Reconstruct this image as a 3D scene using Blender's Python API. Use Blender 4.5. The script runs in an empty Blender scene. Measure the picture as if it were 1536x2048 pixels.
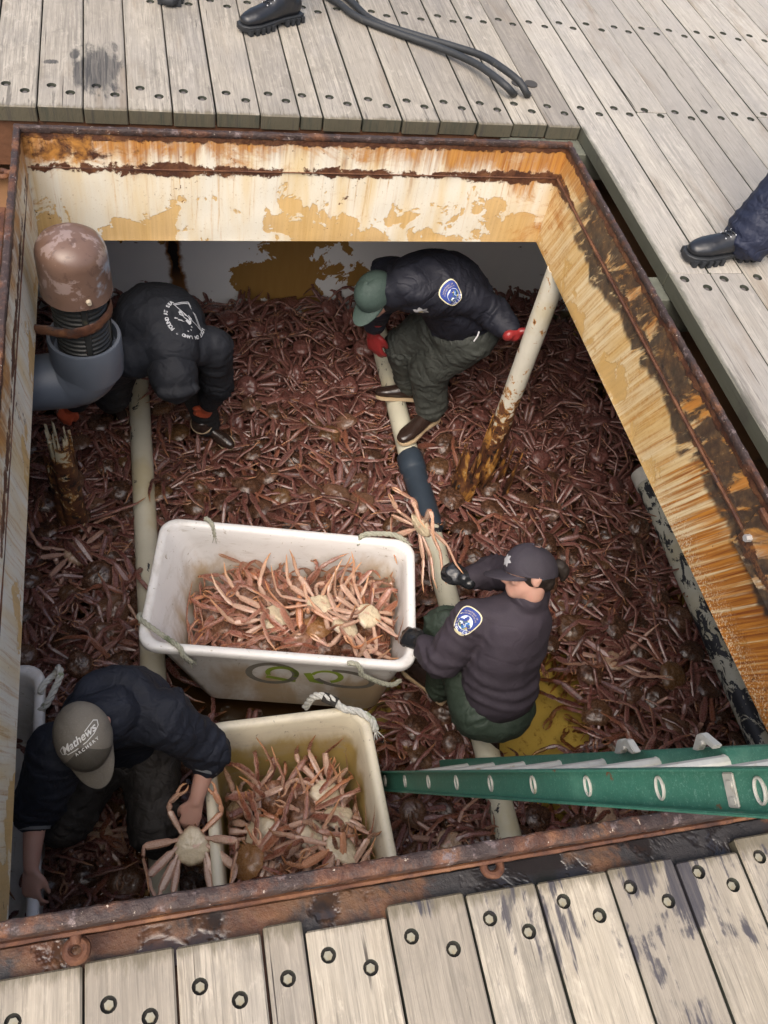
import bpy, bmesh, math, random
import numpy as np
from mathutils import Vector, Matrix, noise as mnoise
from mathutils.bvhtree import BVHTree

# ------------------------------------------------------------------ camera, sky, sun, exposure
SC = bpy.context.scene
COL = SC.collection
FPX, CX, CY, CAMH = 1766.13, 768.0, 1024.0, 1.9
RW = np.array([[0.96989, -0.06827, 0.23366], [-0.19419, -0.79592, 0.57349], [0.14682, -0.60161, -0.78518]])
cam_d = bpy.data.cameras.new('camera')
cam = bpy.data.objects.new('camera', cam_d); COL.objects.link(cam)
cam_d.sensor_fit = 'VERTICAL'; cam_d.sensor_height = 24.0; cam_d.lens = 24.0 * FPX / 2048.0
cam_d.clip_start = 0.05; cam_d.clip_end = 500.0
mw = Matrix.Identity(4)
for i in range(3):
    mw[i][0] = RW[i, 0]; mw[i][1] = -RW[i, 1]; mw[i][2] = -RW[i, 2]
mw.translation = Vector((0, 0, CAMH))
cam.matrix_world = mw
SC.camera = cam
world = bpy.data.worlds.new('World'); SC.world = world; world.use_nodes = True
wn = world.node_tree
sky = wn.nodes.new('ShaderNodeTexSky'); sky.sky_type = 'NISHITA'; sky.sun_disc = False
SUN_EL, SUN_ROT = math.radians(58), math.radians(212)
sky.sun_elevation = SUN_EL; sky.sun_rotation = SUN_ROT
sky.air_density = 1.0; sky.dust_density = 6.0; sky.ozone_density = 0.6
bg = wn.nodes['Background']; bg.inputs['Strength'].default_value = 0.15
wn.links.new(sky.outputs[0], bg.inputs[0])
sun_d = bpy.data.lights.new('sun', 'SUN'); sun_d.energy = 1.5; sun_d.angle = math.radians(65); sun_d.color = (1.0, 0.96, 0.90)
sun = bpy.data.objects.new('sun', sun_d); COL.objects.link(sun)
sdir = Vector((math.sin(SUN_ROT) * math.cos(SUN_EL), math.cos(SUN_ROT) * math.cos(SUN_EL), math.sin(SUN_EL)))
sun.rotation_euler = sdir.to_track_quat('Z', 'Y').to_euler(); sun.location = (0, 0, 20)
SC.view_settings.view_transform = 'Standard'; SC.view_settings.look = 'None'
SC.view_settings.exposure = 0.80; SC.view_settings.gamma = 1.0; SC.view_settings.use_curve_mapping = False
SC.render.engine = 'CYCLES'
SC.cycles.use_denoising = True
SC.cycles.max_bounces = 7; SC.cycles.diffuse_bounces = 4; SC.cycles.glossy_bounces = 3; SC.cycles.transparent_max_bounces = 8
R_ = random.Random(7)
FZ = -2.1            # level of the crab heap

def ray(px, py):
    d = RW @ np.array([px - CX, py - CY, FPX]); return d
def at(px, py, z):
    d = ray(px, py); t = (z - CAMH) / d[2]; return Vector((d[0] * t, d[1] * t, z))
def atx(px, py, x):
    d = ray(px, py); t = x / d[0]; return Vector((x, d[1] * t, CAMH + d[2] * t))
def aty(px, py, y):
    d = ray(px, py); t = y / d[1]; return Vector((d[0] * t, y, CAMH + d[2] * t))
def proj(p):
    v = RW.T @ (np.array(p) - np.array([0, 0, CAMH])); return CX + FPX * v[0] / v[2], CY + FPX * v[1] / v[2]

# ------------------------------------------------------------------ object helpers
def tag(o, label=None, cat=None, group=None, kind=None):
    if label: o['label'] = label
    if cat: o['category'] = cat
    if group: o['group'] = group
    if kind: o['kind'] = kind
    return o
def empty(name, loc, label=None, cat=None, group=None):
    o = bpy.data.objects.new(name, None); COL.objects.link(o); o.location = loc; o.empty_display_size = 0.05
    return tag(o, label, cat, group)
def adopt(o, parent):
    o.parent = parent
    o.matrix_parent_inverse = parent_world(parent).inverted()
def parent_world(p):
    m = p.matrix_basis.copy()
    if p.parent: m = parent_world(p.parent) @ p.matrix_parent_inverse @ m
    return m
def link(name, me, mats, parent=None, smooth=True):
    if not isinstance(mats, (list, tuple)): mats = [mats]
    for m in mats: me.materials.append(m)
    if smooth:
        me.polygons.foreach_set('use_smooth', [True] * len(me.polygons))
    o = bpy.data.objects.new(name, me); COL.objects.link(o)
    if parent is not None: adopt(o, parent)
    return o
def sharp(me, deg=35):
    try: me.set_sharp_from_angle(angle=math.radians(deg))
    except Exception: pass
def obj(name, bm, mats, parent=None, smooth=True, angle=35):
    me = bpy.data.meshes.new(name); bm.normal_update(); bm.to_mesh(me); bm.free()
    o = link(name, me, mats, parent, smooth)
    if smooth and angle: sharp(me, angle)
    return o
def pyobj(name, verts, faces, mats, parent=None, smooth=True, angle=None):
    me = bpy.data.meshes.new(name); me.from_pydata([tuple(v) for v in verts], [], faces); me.update()
    o = link(name, me, mats, parent, smooth)
    if angle: sharp(me, angle)
    return o
def box(bm, lo, hi, bev=0.0, seg=1, mat=0):
    c = [(a + b) / 2 for a, b in zip(lo, hi)]; s = [abs(b - a) for a, b in zip(lo, hi)]
    r = bmesh.ops.create_cube(bm, size=1.0, matrix=Matrix.Translation(c) @ Matrix.Diagonal((*s, 1)))
    vs = r['verts']
    fs = set(f for v in vs for f in v.link_faces)
    for f in fs: f.material_index = mat
    if bev > 0:
        es = list(set(e for v in vs for e in v.link_edges))
        bmesh.ops.bevel(bm, geom=es, offset=bev, segments=seg, profile=0.5, affect='EDGES')
def cyl(bm, a, b, r1, r2=None, n=20, caps=True, mat=0):
    a = Vector(a); b = Vector(b); r2 = r1 if r2 is None else r2
    q = (b - a).to_track_quat('Z', 'Y').to_matrix().to_4x4()
    r = bmesh.ops.create_cone(bm, cap_ends=caps, segments=n, radius1=r1, radius2=r2, depth=(b - a).length,
                              matrix=Matrix.Translation((a + b) / 2) @ q)
    for f in set(f for v in r['verts'] for f in v.link_faces): f.material_index = mat
    return r['verts']
def ell(bm, c, r, rot=None, u=16, v=10):
    m = Matrix.Translation(c) @ (rot.to_4x4() if rot is not None else Matrix.Identity(4)) @ Matrix.Diagonal((*r, 1))
    return bmesh.ops.create_uvsphere(bm, u_segments=u, v_segments=v, radius=1.0, matrix=m)['verts']
def crom(P, i, t):
    n = len(P); p0 = P[max(i - 1, 0)]; p1 = P[i]; p2 = P[min(i + 1, n - 1)]; p3 = P[min(i + 2, n - 1)]
    return 0.5 * ((2 * p1) + (p2 - p0) * t + (2 * p0 - 5 * p1 + 4 * p2 - p3) * t * t + (3 * p1 - p0 - 3 * p2 + p3) * t ** 3)
def resample(pts, rad, sub):
    P = [np.array(p, float) for p in pts]; Q = [np.atleast_1d(np.array(r, float)) for r in rad]
    op, orr = [], []
    for i in range(len(P) - 1):
        for k in range(sub):
            t = k / sub; op.append(crom(P, i, t)); orr.append(Q[i] * (1 - t) + Q[i + 1] * t)
    op.append(P[-1]); orr.append(Q[-1]); return op, orr
def sweep(bm, pts, rad, side=None, n=12, sub=4, caps=True, round_caps=True, mat=0):
    """tube through pts; rad is r or (r_side, r_other) per point; side fixes the wide direction"""
    op, orr = resample(pts, rad, sub) if sub > 1 else ([np.array(p, float) for p in pts], [np.atleast_1d(np.array(r, float)) for r in rad])
    m = len(op)
    tang = [op[min(i + 1, m - 1)] - op[max(i - 1, 0)] for i in range(m)]
    tang = [t / (np.linalg.norm(t) + 1e-12) for t in tang]
    if round_caps and caps:
        def ext(p, t, r, s):
            out = []
            for a in (0.5, 0.85, 0.98):
                k = math.sqrt(1 - a * a); out.append((p + t * s * a * float(np.min(r)), r * k, t))
            return out
        st = ext(op[0], tang[0], orr[0], -1)[::-1]; en = ext(op[-1], tang[-1], orr[-1], 1)
        op = [x[0] for x in st] + op + [x[0] for x in en]; orr = [x[1] for x in st] + orr + [x[1] for x in en]
        tang = [x[2] for x in st] + tang + [x[2] for x in en]; m = len(op)
    ref = np.array(side, float) if side is not None else (np.array([0, 0, 1.0]) if abs(tang[0][2]) < 0.9 else np.array([1.0, 0, 0]))
    rings = []; sv = ref
    for i in range(m):
        t = tang[i]
        base = ref if side is not None else sv
        u = base - t * base.dot(t)
        if np.linalg.norm(u) < 1e-4: u = sv - t * sv.dot(t)
        u = u / (np.linalg.norm(u) + 1e-12); v = np.cross(t, u); sv = u
        ra = orr[i][0]; rb = orr[i][-1]
        rings.append([bm.verts.new(op[i] + u * ra * math.cos(2 * math.pi * k / n) + v * rb * math.sin(2 * math.pi * k / n)) for k in range(n)])
    for i in range(m - 1):
        for k in range(n):
            f = bm.faces.new((rings[i][k], rings[i][(k + 1) % n], rings[i + 1][(k + 1) % n], rings[i + 1][k])); f.material_index = mat
    if caps:
        f = bm.faces.new(rings[0][::-1]); f.material_index = mat
        f = bm.faces.new(rings[-1]); f.material_index = mat
    return rings
def evaluated(bm, mods):
    """mesh data of bm after a stack of modifiers"""
    me = bpy.data.meshes.new('tmp'); bm.normal_update(); bm.to_mesh(me); bm.free()
    o = bpy.data.objects.new('tmp', me); COL.objects.link(o)
    for ty, kw in mods:
        m = o.modifiers.new(ty, ty)
        for k, v in kw.items(): setattr(m, k, v)
    dg = bpy.context.evaluated_depsgraph_get(); dg.update()
    out = bpy.data.meshes.new_from_object(o.evaluated_get(dg), depsgraph=dg)
    out.materials.clear()
    bpy.data.objects.remove(o); bpy.data.meshes.remove(me)
    return out
def fuse(bm, voxel=0.012, smooth=4):
    bmesh.ops.recalc_face_normals(bm, faces=bm.faces[:])
    mods = [('REMESH', dict(mode='VOXEL', voxel_size=voxel))]
    if smooth: mods.append(('SMOOTH', dict(factor=0.5, iterations=smooth)))
    return evaluated(bm, mods)
def shape(me, fn):
    """move vertices along their normals by fn(co, normal)"""
    n = len(me.vertices); co = np.empty(n * 3); me.vertices.foreach_get('co', co); co = co.reshape(-1, 3)
    no = np.empty(n * 3); me.vertex_normals.foreach_get('vector', no); no = no.reshape(-1, 3)
    d = np.array([fn(Vector(c), Vector(k)) for c, k in zip(co, no)])
    co = co + no * d[:, None]; me.vertices.foreach_set('co', co.ravel()); me.update()
def text_mesh(s, size=1.0, align='CENTER', shear=0.0, bold=0.0):
    cu = bpy.data.curves.new('t', 'FONT'); cu.body = s; cu.size = size; cu.align_x = align; cu.shear = shear; cu.offset = bold
    o = bpy.data.objects.new('t', cu); COL.objects.link(o)
    dg = bpy.context.evaluated_depsgraph_get(); dg.update()
    me = bpy.data.meshes.new_from_object(o.evaluated_get(dg), depsgraph=dg)
    v = [tuple(x.co) for x in me.vertices]; f = [tuple(p.vertices) for p in me.polygons]
    bpy.data.objects.remove(o); bpy.data.curves.remove(cu); bpy.data.meshes.remove(me)
    return v, f

# ------------------------------------------------------------------ material helper
class G:
    def __init__(s, name):
        s.m = bpy.data.materials.new(name); s.m.use_nodes = True; s.t = s.m.node_tree; s.b = s.t.nodes['Principled BSDF']
    def nd(s, ty, **k):
        n = s.t.nodes.new(ty)
        for a, v in k.items(): setattr(n, a, v)
        return n
    def ln(s, v, sock):
        if hasattr(v, 'is_linked') or isinstance(v, bpy.types.NodeSocket): s.t.links.new(v, sock)
        else:
            if sock.type == 'RGBA' and len(v) == 3: v = (*v, 1.0)
            sock.default_value = v
    def co(s, kind='Object'): return s.nd('ShaderNodeTexCoord').outputs[kind]
    def map(s, v, scale=(1, 1, 1), rot=(0, 0, 0), loc=(0, 0, 0)):
        n = s.nd('ShaderNodeMapping'); s.ln(v, n.inputs[0]); n.inputs['Scale'].default_value = scale; n.inputs['Rotation'].default_value = rot; n.inputs['Location'].default_value = loc
        return n.outputs[0]
    def noise(s, v, scale=5, detail=4, rough=0.55, dist=0.0):
        n = s.nd('ShaderNodeTexNoise'); s.ln(v, n.inputs['Vector']); n.inputs['Scale'].default_value = scale; n.inputs['Detail'].default_value = detail
        n.inputs['Roughness'].default_value = rough; n.inputs['Distortion'].default_value = dist; return n.outputs['Fac']
    def vor(s, v, scale=5, feature='F1', out='Distance'):
        n = s.nd('ShaderNodeTexVoronoi', feature=feature); s.ln(v, n.inputs['Vector']); n.inputs['Scale'].default_value = scale; return n.outputs[out]
    def ma(s, op, a, b=0.0, c=0.0, clamp=False):
        n = s.nd('ShaderNodeMath', operation=op, use_clamp=clamp); s.ln(a, n.inputs[0]); s.ln(b, n.inputs[1]); s.ln(c, n.inputs[2]); return n.outputs[0]
    def thr(s, f, lo, hi, a=0.0, b=1.0):
        n = s.nd('ShaderNodeMapRange', interpolation_type='SMOOTHSTEP'); s.ln(f, n.inputs[0])
        if lo > hi: lo, hi, a, b = hi, lo, b, a
        n.inputs[1].default_value = lo; n.inputs[2].default_value = hi; n.inputs[3].default_value = a; n.inputs[4].default_value = b; return n.outputs[0]
    def mix(s, f, a, b, mode='MIX'):
        n = s.nd('ShaderNodeMix', data_type='RGBA', blend_type=mode); s.ln(f, n.inputs[0]); s.ln(a, n.inputs[6]); s.ln(b, n.inputs[7]); return n.outputs[2]
    def ramp(s, f, stops):
        n = s.nd('ShaderNodeValToRGB'); s.ln(f, n.inputs[0]); e = n.color_ramp.elements
        while len(e) < len(stops): e.new(0.5)
        for el, (p, c) in zip(e, stops): el.position = p; el.color = (*c, 1.0)
        return n.outputs[0]
    def sep(s, v):
        n = s.nd('ShaderNodeSeparateXYZ'); s.ln(v, n.inputs[0]); return n.outputs[0], n.outputs[1], n.outputs[2]
    def comb(s, x, y, z):
        n = s.nd('ShaderNodeCombineXYZ'); s.ln(x, n.inputs[0]); s.ln(y, n.inputs[1]); s.ln(z, n.inputs[2]); return n.outputs[0]
    def attr(s, name):
        n = s.nd('ShaderNodeAttribute'); n.attribute_name = name; return n.outputs['Fac']
    def rnd(s): return s.nd('ShaderNodeObjectInfo').outputs['Random']
    def bump(s, h, strength=0.3, dist=0.01, nrm=None):
        n = s.nd('ShaderNodeBump'); n.inputs['Strength'].default_value = strength; n.inputs['Distance'].default_value = dist; s.ln(h, n.inputs['Height'])
        if nrm is not None: s.ln(nrm, n.inputs['Normal'])
        return n.outputs[0]
    def out(s, color=None, rough=None, metal=None, normal=None, spec=None, coat=None, coat_rough=None, sheen=None):
        for v, k in ((color, 'Base Color'), (rough, 'Roughness'), (metal, 'Metallic'), (normal, 'Normal'), (spec, 'Specular IOR Level'), (coat, 'Coat Weight'), (coat_rough, 'Coat Roughness'), (sheen, 'Sheen Weight')):
            if v is not None: s.ln(v, s.b.inputs[k])
        return s.m

def rust_rgb(g, v, s=1.0):
    """base rust colour with dark scale and orange bloom"""
    n1 = g.noise(v, 9 * s, 6, 0.65, 0.4); n2 = g.noise(v, 45 * s, 4, 0.7)
    c = g.ramp(n1, [(0.25, (0.018, 0.010, 0.009)), (0.45, (0.075, 0.028, 0.014)), (0.58, (0.125, 0.052, 0.024)), (0.75, (0.23, 0.105, 0.042))])
    return g.mix(g.thr(n2, 0.55, 0.75), c, (0.035, 0.016, 0.012)), n1, n2

def m_rust(name='rusty_steel', dark=0.0, wet=0.0):
    g = G(name); v = g.co(); c, n1, n2 = rust_rgb(g, v)
    blk = g.thr(g.noise(v, 5, 6, 0.7, 0.6), 0.60 - dark, 0.72 - dark)
    c = g.mix(blk, c, (0.022, 0.022, 0.025))
    h = g.ma('ADD', n1, g.ma('MULTIPLY', n2, 0.6))
    r = g.thr(g.noise(v, 4, 3), 0.35, 0.7, 0.85 - wet, 0.55 - wet * 0.6)
    return g.out(c, r, 0.0, g.bump(h, 0.6, 0.006), 0.4)

def m_wall(name, ax, slant, warm, top, tar=False, nearrust=0.0, peel=0.5, base=((0.70, 0.655, 0.54), (0.66, 0.52, 0.30))):
    """painted coaming plate: cream paint, slanting rust runs, ochre where paint has flaked"""
    g = G(name); v = g.co(); x, y, z = g.sep(v); u = (x, y)[ax]
    us = g.ma('ADD', u, g.ma('MULTIPLY', z, slant))
    sv = g.comb(us, 0.0, z)                                    # sheared wall coordinates
    st = g.map(sv, (58, 1, 1.9)); s1 = g.noise(st, 1.0, 7, 0.68, 0.25)
    s2 = g.noise(g.map(sv, (110, 1, 2.2)), 1.0, 3, 0.6)
    s3 = g.noise(g.map(sv, (9, 1, 1.2)), 1.0, 4, 0.6, 0.3)
    big = g.noise(v, 2.2, 3, 0.5)
    cream = g.mix(g.thr(s3, 0.40, 0.75), *base)
    yell = g.mix(g.thr(s2, 0.3, 0.7), (0.56, 0.33, 0.095), (0.38, 0.175, 0.038))
    f = g.ma('ADD', g.thr(s1, 0.62 - warm * 0.32, 0.78 - warm * 0.2), g.ma('MULTIPLY', g.thr(s2, 0.5, 0.75), 0.25 * warm), clamp=True)
    f = g.ma('MULTIPLY', g.ma('MULTIPLY', f, g.thr(big, 0.25 - warm * 0.2, 0.60 - warm * 0.2, 0.35, 1.0)), g.thr(g.noise(v, 60, 5, 0.75), 0.25, 0.62, 0.35, 0.95))
    c = g.mix(f, cream, yell)
    # flaked patches down to an ochre primer, mostly low on the plate
    pn = g.noise(v, 7.5, 7, 0.62, 0.35); pn2 = g.noise(v, 2.6, 2, 0.5)
    pl = g.ma('ADD', g.ma('ADD', pn, g.ma('MULTIPLY', g.ma('SUBTRACT', pn2, 0.5), 0.9)), g.thr(z, -0.15, -0.5, -0.17, 0.10))
    pk = g.thr(pl, 0.62 - 0.2 * peel + 0.02, 0.62 - 0.2 * peel + 0.035)
    c = g.mix(g.ma('MULTIPLY', pk, 0.85), c, g.mix(g.thr(s1, 0.35, 0.7), (0.50, 0.30, 0.09), (0.62, 0.40, 0.15)))
    # rust runs from the top edge, fading downward
    run = g.ma('ADD', g.ma('MULTIPLY', g.noise(g.map(sv, (30, 1, 0.9)), 1.0, 6, 0.65, 0.35), 0.6), g.ma('MULTIPLY', g.noise(g.map(sv, (9, 1, 2.5)), 1.0, 6, 0.65, 0.5), 0.4))
    ru = g.ma('ADD', g.ma('ADD', run, g.thr(z, -0.02, -0.36, 0.16 * top, -0.20)), g.ma('MULTIPLY', g.ma('SUBTRACT', g.noise(v, 1.9, 3, 0.6), 0.5), 0.7))
    c = g.mix(g.thr(ru, 0.52, 0.76, 0.0, 0.92), c, g.mix(g.thr(s2, 0.35, 0.7), (0.40, 0.17, 0.035), (0.19, 0.062, 0.016)))
    if nearrust:
        dn = g.ma('ADD', g.noise(st, 1.0, 6, 0.6), g.thr(y, 2.5, 0.9, -0.20, nearrust * 0.20))
        c = g.mix(g.thr(dn, 0.46, 0.66), c, g.mix(g.thr(s2, 0.3, 0.7), (0.52, 0.21, 0.03), (0.20, 0.055, 0.010)))
        sp = g.noise(v, 120, 2, 0.6)
        spk = g.ma('MULTIPLY', g.ma('MULTIPLY', g.thr(sp, 0.52, 0.60), g.thr(g.ma('ADD', z, g.ma('MULTIPLY', g.noise(v, 5, 3), 0.12)), -0.30, -0.44)), g.thr(y, 2.2, 1.4, 0.0, 0.7))
        c = g.mix(spk, c, (0.72, 0.62, 0.42))
    wa = g.ma('ADD', g.noise(g.map(sv, (4, 1, 5)), 1.0, 7, 0.72, 0.8), g.thr(z, -0.02, -0.26, 0.12, -0.10)); wa = g.ma('ADD', wa, g.thr(g.ma('ABSOLUTE', g.ma('SUBTRACT', x, 0.654)), 0.72, 1.10, 0.0, 0.14) if ax == 0 else g.thr(y, 2.75, 3.26, 0.0, 0.16))
    c = g.mix(g.ma('MULTIPLY', g.thr(wa, 0.53, 0.70), g.thr(s2, 0.25, 0.65, 0.55, 1.0)), c, g.mix(g.thr(s1, 0.35, 0.68), (0.52, 0.25, 0.055), (0.30, 0.105, 0.022)))
    # weld seam: rust spots gather along it
    cr, n1, n2 = rust_rgb(g, v, 1.6)
    dz = g.ma('ABSOLUTE', g.ma('ADD', z, 0.165))
    wn_ = g.ma('ADD', g.noise(v, 16, 6, 0.7, 0.3), g.thr(dz, 0.0, 0.06, 0.20, -0.2))
    wn_ = g.ma('ADD', wn_, g.ma('MULTIPLY', g.ma('SUBTRACT', g.noise(v, 2.3, 2, 0.5), 0.5), 0.8))
    c = g.mix(g.thr(wn_, 0.60, 0.67), c, cr)
    sp1 = g.thr(g.ma('ADD', g.noise(v, 34, 5, 0.7, 0.4), g.ma('MULTIPLY', g.ma('SUBTRACT', g.noise(v, 3.1, 2, 0.5), 0.5), 0.5)), 0.70, 0.74)
    c = g.mix(sp1, c, cr)
    # scaled band right under the rim
    tb = g.ma('ADD', g.noise(v, 20, 6, 0.65, 0.3), g.thr(z, -0.02, -0.075, 0.32, -0.25))
    c = g.mix(g.thr(tb, 0.50, 0.60), c, cr)
    c = g.mix(g.thr(g.noise(v, 90, 5, 0.75), 0.60, 0.68, 0.0, 0.6), c, (0.30, 0.17, 0.06)); hh = g.ma('ADD', g.ma('MULTIPLY', pk, -0.6), g.ma('MULTIPLY', g.noise(v, 70, 4, 0.7), 0.25))
    if ax == 0:   # the corner at the far left end is eaten by rust
        k = g.ma('ADD', g.noise(v, 11, 6, 0.68, 0.4), g.ma('MULTIPLY', g.thr(x, 0.35, -0.35, -0.28, 0.16), 1.0))
        k = g.ma('ADD', k, g.thr(z, -0.19, -0.10, -0.45, 0.0))
        c = g.mix(g.thr(k, 0.52, 0.66), c, g.mix(g.thr(n1, 0.4, 0.65), cr, (0.42, 0.19, 0.04)))
    if tar:      # blackened, scorched band along the upper half with ragged lower edge
        sl = g.noise(g.map(g.comb(g.ma('ADD', y, g.ma('MULTIPLY', z, 0.6)), 0.0, z), (14, 1, 5)), 1.0, 6, 0.65, 0.5)
        lo = g.ma('MULTIPLY', g.ma('SUBTRACT', g.noise(g.comb(y, 0.0, 0.0), 3.2, 4, 0.6), 0.5), 0.35)
        e = g.ma('ADD', g.ma('ADD', z, 0.245), lo)
        band = g.ma('ADD', g.thr(e, -0.01, 0.02), 0.0)
        band = g.ma('MULTIPLY', band, g.thr(y, 3.06, 2.92))
        band = g.ma('MULTIPLY', band, g.thr(sl, 0.62, 0.52))
        tarc = g.ramp(g.noise(v, 26, 5, 0.7), [(0.3, (0.020, 0.017, 0.016)), (0.5, (0.055, 0.036, 0.025)), (0.68, (0.13, 0.075, 0.035)), (0.85, (0.40, 0.25, 0.08))])
        c = g.mix(g.ma('MULTIPLY', band, 0.95), c, tarc)
        ob = g.ma('MULTIPLY', g.thr(z, -0.19, -0.12), g.thr(sl, 0.60, 0.68)); c = g.mix(g.ma('MULTIPLY', ob, 0.7), c, (0.50, 0.20, 0.04))
        c = g.mix(g.thr(tb, 0.50, 0.60), c, cr)
        ws = g.thr(dz, 0.016, 0.006); c = g.mix(ws, c, g.mix(g.thr(n2, 0.4, 0.6), (0.06, 0.028, 0.018), (0.16, 0.07, 0.03)))
    h = g.ma('ADD', hh, g.ma('ADD', g.ma('MULTIPLY', g.thr(wn_, 0.58, 0.7), n2), g.ma('MULTIPLY', g.thr(tb, 0.5, 0.6), g.ma('MULTIPLY', n2, 1.5))))
    return g.out(c, 0.6, 0.0, g.bump(h, 0.5, 0.006, None), 0.35)

def m_wood(name, tone, wet=0.0):
    g = G(name); v = g.co(); x, y, z = g.sep(v); r = g.attr('rnd')
    off = g.comb(g.ma('MULTIPLY', r, 17.0), g.ma('MULTIPLY', r, 31.0), 0.0)
    va = g.nd('ShaderNodeVectorMath', operation='ADD'); g.ln(v, va.inputs[0]); g.ln(off, va.inputs[1]); w = va.outputs[0]
    gr = g.noise(g.map(w, (70, 2.2, 20)), 1.0, 6, 0.62, 0.25)
    fine = g.noise(g.map(w, (240, 7, 60)), 1.0, 3, 0.6)
    blo = g.noise(g.map(w, (6, 3, 3)), 1.0, 5, 0.6, 0.3)
    big = g.noise(g.map(w, (2.0, 0.9, 1)), 1.0, 3, 0.5)
    c = g.mix(g.thr(gr, 0.30, 0.66), tuple(k * 0.50 for k in tone), tone); mid_ = g.noise(g.map(w, (150, 4.5, 40)), 1.0, 4, 0.7, 0.3); c = g.mix(g.thr(mid_, 0.47, 0.64, 0.0, 0.72), c, tuple(k * 0.42 for k in tone)); grime = g.noise(g.map(w, (9, 5, 5)), 1.0, 7, 0.72, 0.6); c = g.mix(g.thr(grime, 0.50, 0.70, 0.0, 0.62), c, (0.115, 0.105, 0.092)); mott = g.noise(g.map(w, (38, 14, 20)), 1.0, 6, 0.7, 0.8); c = g.mix(g.thr(mott, 0.50, 0.66, 0.0, 0.55), c, tuple(k * 0.55 for k in tone)); c = g.mix(g.thr(mott, 0.46, 0.30, 0.0, 0.5), c, tuple(min(1, k * 1.35) for k in tone))
    c = g.mix(g.thr(blo, 0.42, 0.70, 0.0, 0.55), c, (tone[0] * 0.62, tone[1] * 0.64, tone[2] * 0.70))
    c = g.mix(g.thr(big, 0.35, 0.7, 0.0, 0.4), c, (tone[0] * 1.12, tone[1] * 1.10, tone[2] * 1.04))
    c = g.mix(g.thr(r, 0.0, 1.0, 0.0, 0.55), c, (tone[0] * 0.42, tone[1] * 0.41, tone[2] * 0.42)); c = g.mix(g.ma('MULTIPLY', g.thr(x, 1.92, 1.93), 0.16), c, (0.56, 0.545, 0.51))
    c = g.mix(g.thr(fine, 0.56, 0.70, 0.0, 0.6), c, tuple(k * 0.34 for k in tone))
    br = g.noise(g.map(w, (5, 1.2, 3)), 1.0, 4, 0.6, 0.4)
    c = g.mix(g.thr(br, 0.55, 0.75, 0.0, 0.5), c, (0.155, 0.108, 0.065))
    ck = g.noise(g.map(w, (95, 1.1, 30)), 1.0, 2, 0.5, 0.1)
    crack = g.ma('MULTIPLY', g.thr(ck, 0.70, 0.73), g.thr(g.noise(g.map(w, (3, 2.5, 3)), 1.0, 3), 0.45, 0.6)); c = g.mix(crack, c, (0.03, 0.024, 0.02))
    # algae and soot along the sawn ends and lower edges
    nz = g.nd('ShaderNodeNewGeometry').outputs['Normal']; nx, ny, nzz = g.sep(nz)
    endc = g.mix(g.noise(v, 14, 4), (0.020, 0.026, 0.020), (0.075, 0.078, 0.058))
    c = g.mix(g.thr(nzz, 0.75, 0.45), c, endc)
    for e0, s in ((0.40, -1), (3.51, 1)):       # sawn ends gone dark and mossy
        de = g.ma('MULTIPLY', g.ma('SUBTRACT', y, e0), float(s)); em = g.ma('MULTIPLY', g.thr(g.ma('ADD', de, g.ma('MULTIPLY', g.ma('SUBTRACT', g.noise(g.map(w, (60, 12, 5)), 1.0, 5, 0.7), 0.5), 0.09)), 0.028, -0.004), g.thr(de, -0.06, -0.05)); em = g.ma('MULTIPLY', em, g.thr(x, 1.95, 1.90))
        c = g.mix(g.ma('MULTIPLY', em, 0.75), c, (0.10, 0.085, 0.055))
    ew = g.ma('MULTIPLY', g.thr(g.ma('ADD', g.ma('ABSOLUTE', g.ma('SUBTRACT', x, 1.925)), g.ma('MULTIPLY', g.ma('SUBTRACT', g.noise(g.map(w, (20, 9, 5)), 1.0, 5, 0.7), 0.5), 0.06)), 0.026, 0.004), g.thr(y, 3.52, 3.50)); c = g.mix(g.ma('MULTIPLY', ew, 0.7), c, (0.09, 0.09, 0.065))
    rough = 0.78; hgt = g.ma('ADD', g.ma('MULTIPLY', gr, 0.7), g.ma('MULTIPLY', crack, -1.2))
    hgt = g.ma('ADD', hgt, g.ma('MULTIPLY', fine, 0.35))
    if wet:
        wv = g.noise(g.map(v, (5.5, 3.2, 1)), 1.0, 6, 0.62, 0.5)
        wv = g.ma('ADD', g.ma('ADD', wv, g.ma('MULTIPLY', g.ma('SUBTRACT', gr, 0.5), 0.35)), g.thr(y, 0.42, 0.05, 0.03, -0.12))
        wv = g.ma('ADD', wv, g.thr(x, 0.0, 0.9, -0.10, 0.03))
        wm = g.thr(wv, 0.555, 0.625)
        c = g.mix(g.ma('MULTIPLY', wm, g.thr(gr, 0.3, 0.6, 0.55, 0.92)), c, (0.045, 0.042, 0.050))
        rough = g.ma('SUBTRACT', 0.78, g.ma('MULTIPLY', wm, 0.5))
    else:        # two spilled-oil stains on the far planks and dark drags toward the sawn ends
        sv_ = g.noise(g.map(v, (26, 7, 1)), 1.0, 5, 0.65, 0.4)
        def spot(px, py, rx, ry):
            dx = g.ma('DIVIDE', g.ma('SUBTRACT', x, px), rx); dy = g.ma('DIVIDE', g.ma('SUBTRACT', y, py), ry)
            return g.ma('SQRT', g.ma('ADD', g.ma('MULTIPLY', dx, dx), g.ma('MULTIPLY', dy, dy)))
        d = spot(-0.165, 3.83, 0.10, 0.20)
        for q in ((-0.245, 3.79, 0.030, 0.12), (-0.262, 3.94, 0.026, 0.045), (-0.36, 3.86, 0.03, 0.02)): d = g.ma('MINIMUM', d, spot(*q))
        sm = g.ma('MULTIPLY', g.thr(g.ma('ADD', d, g.ma('MULTIPLY', g.ma('SUBTRACT', sv_, 0.5), 2.2)), 1.12, 0.66), g.thr(mid_, 0.65, 0.40, 0.55, 1.0))
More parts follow.
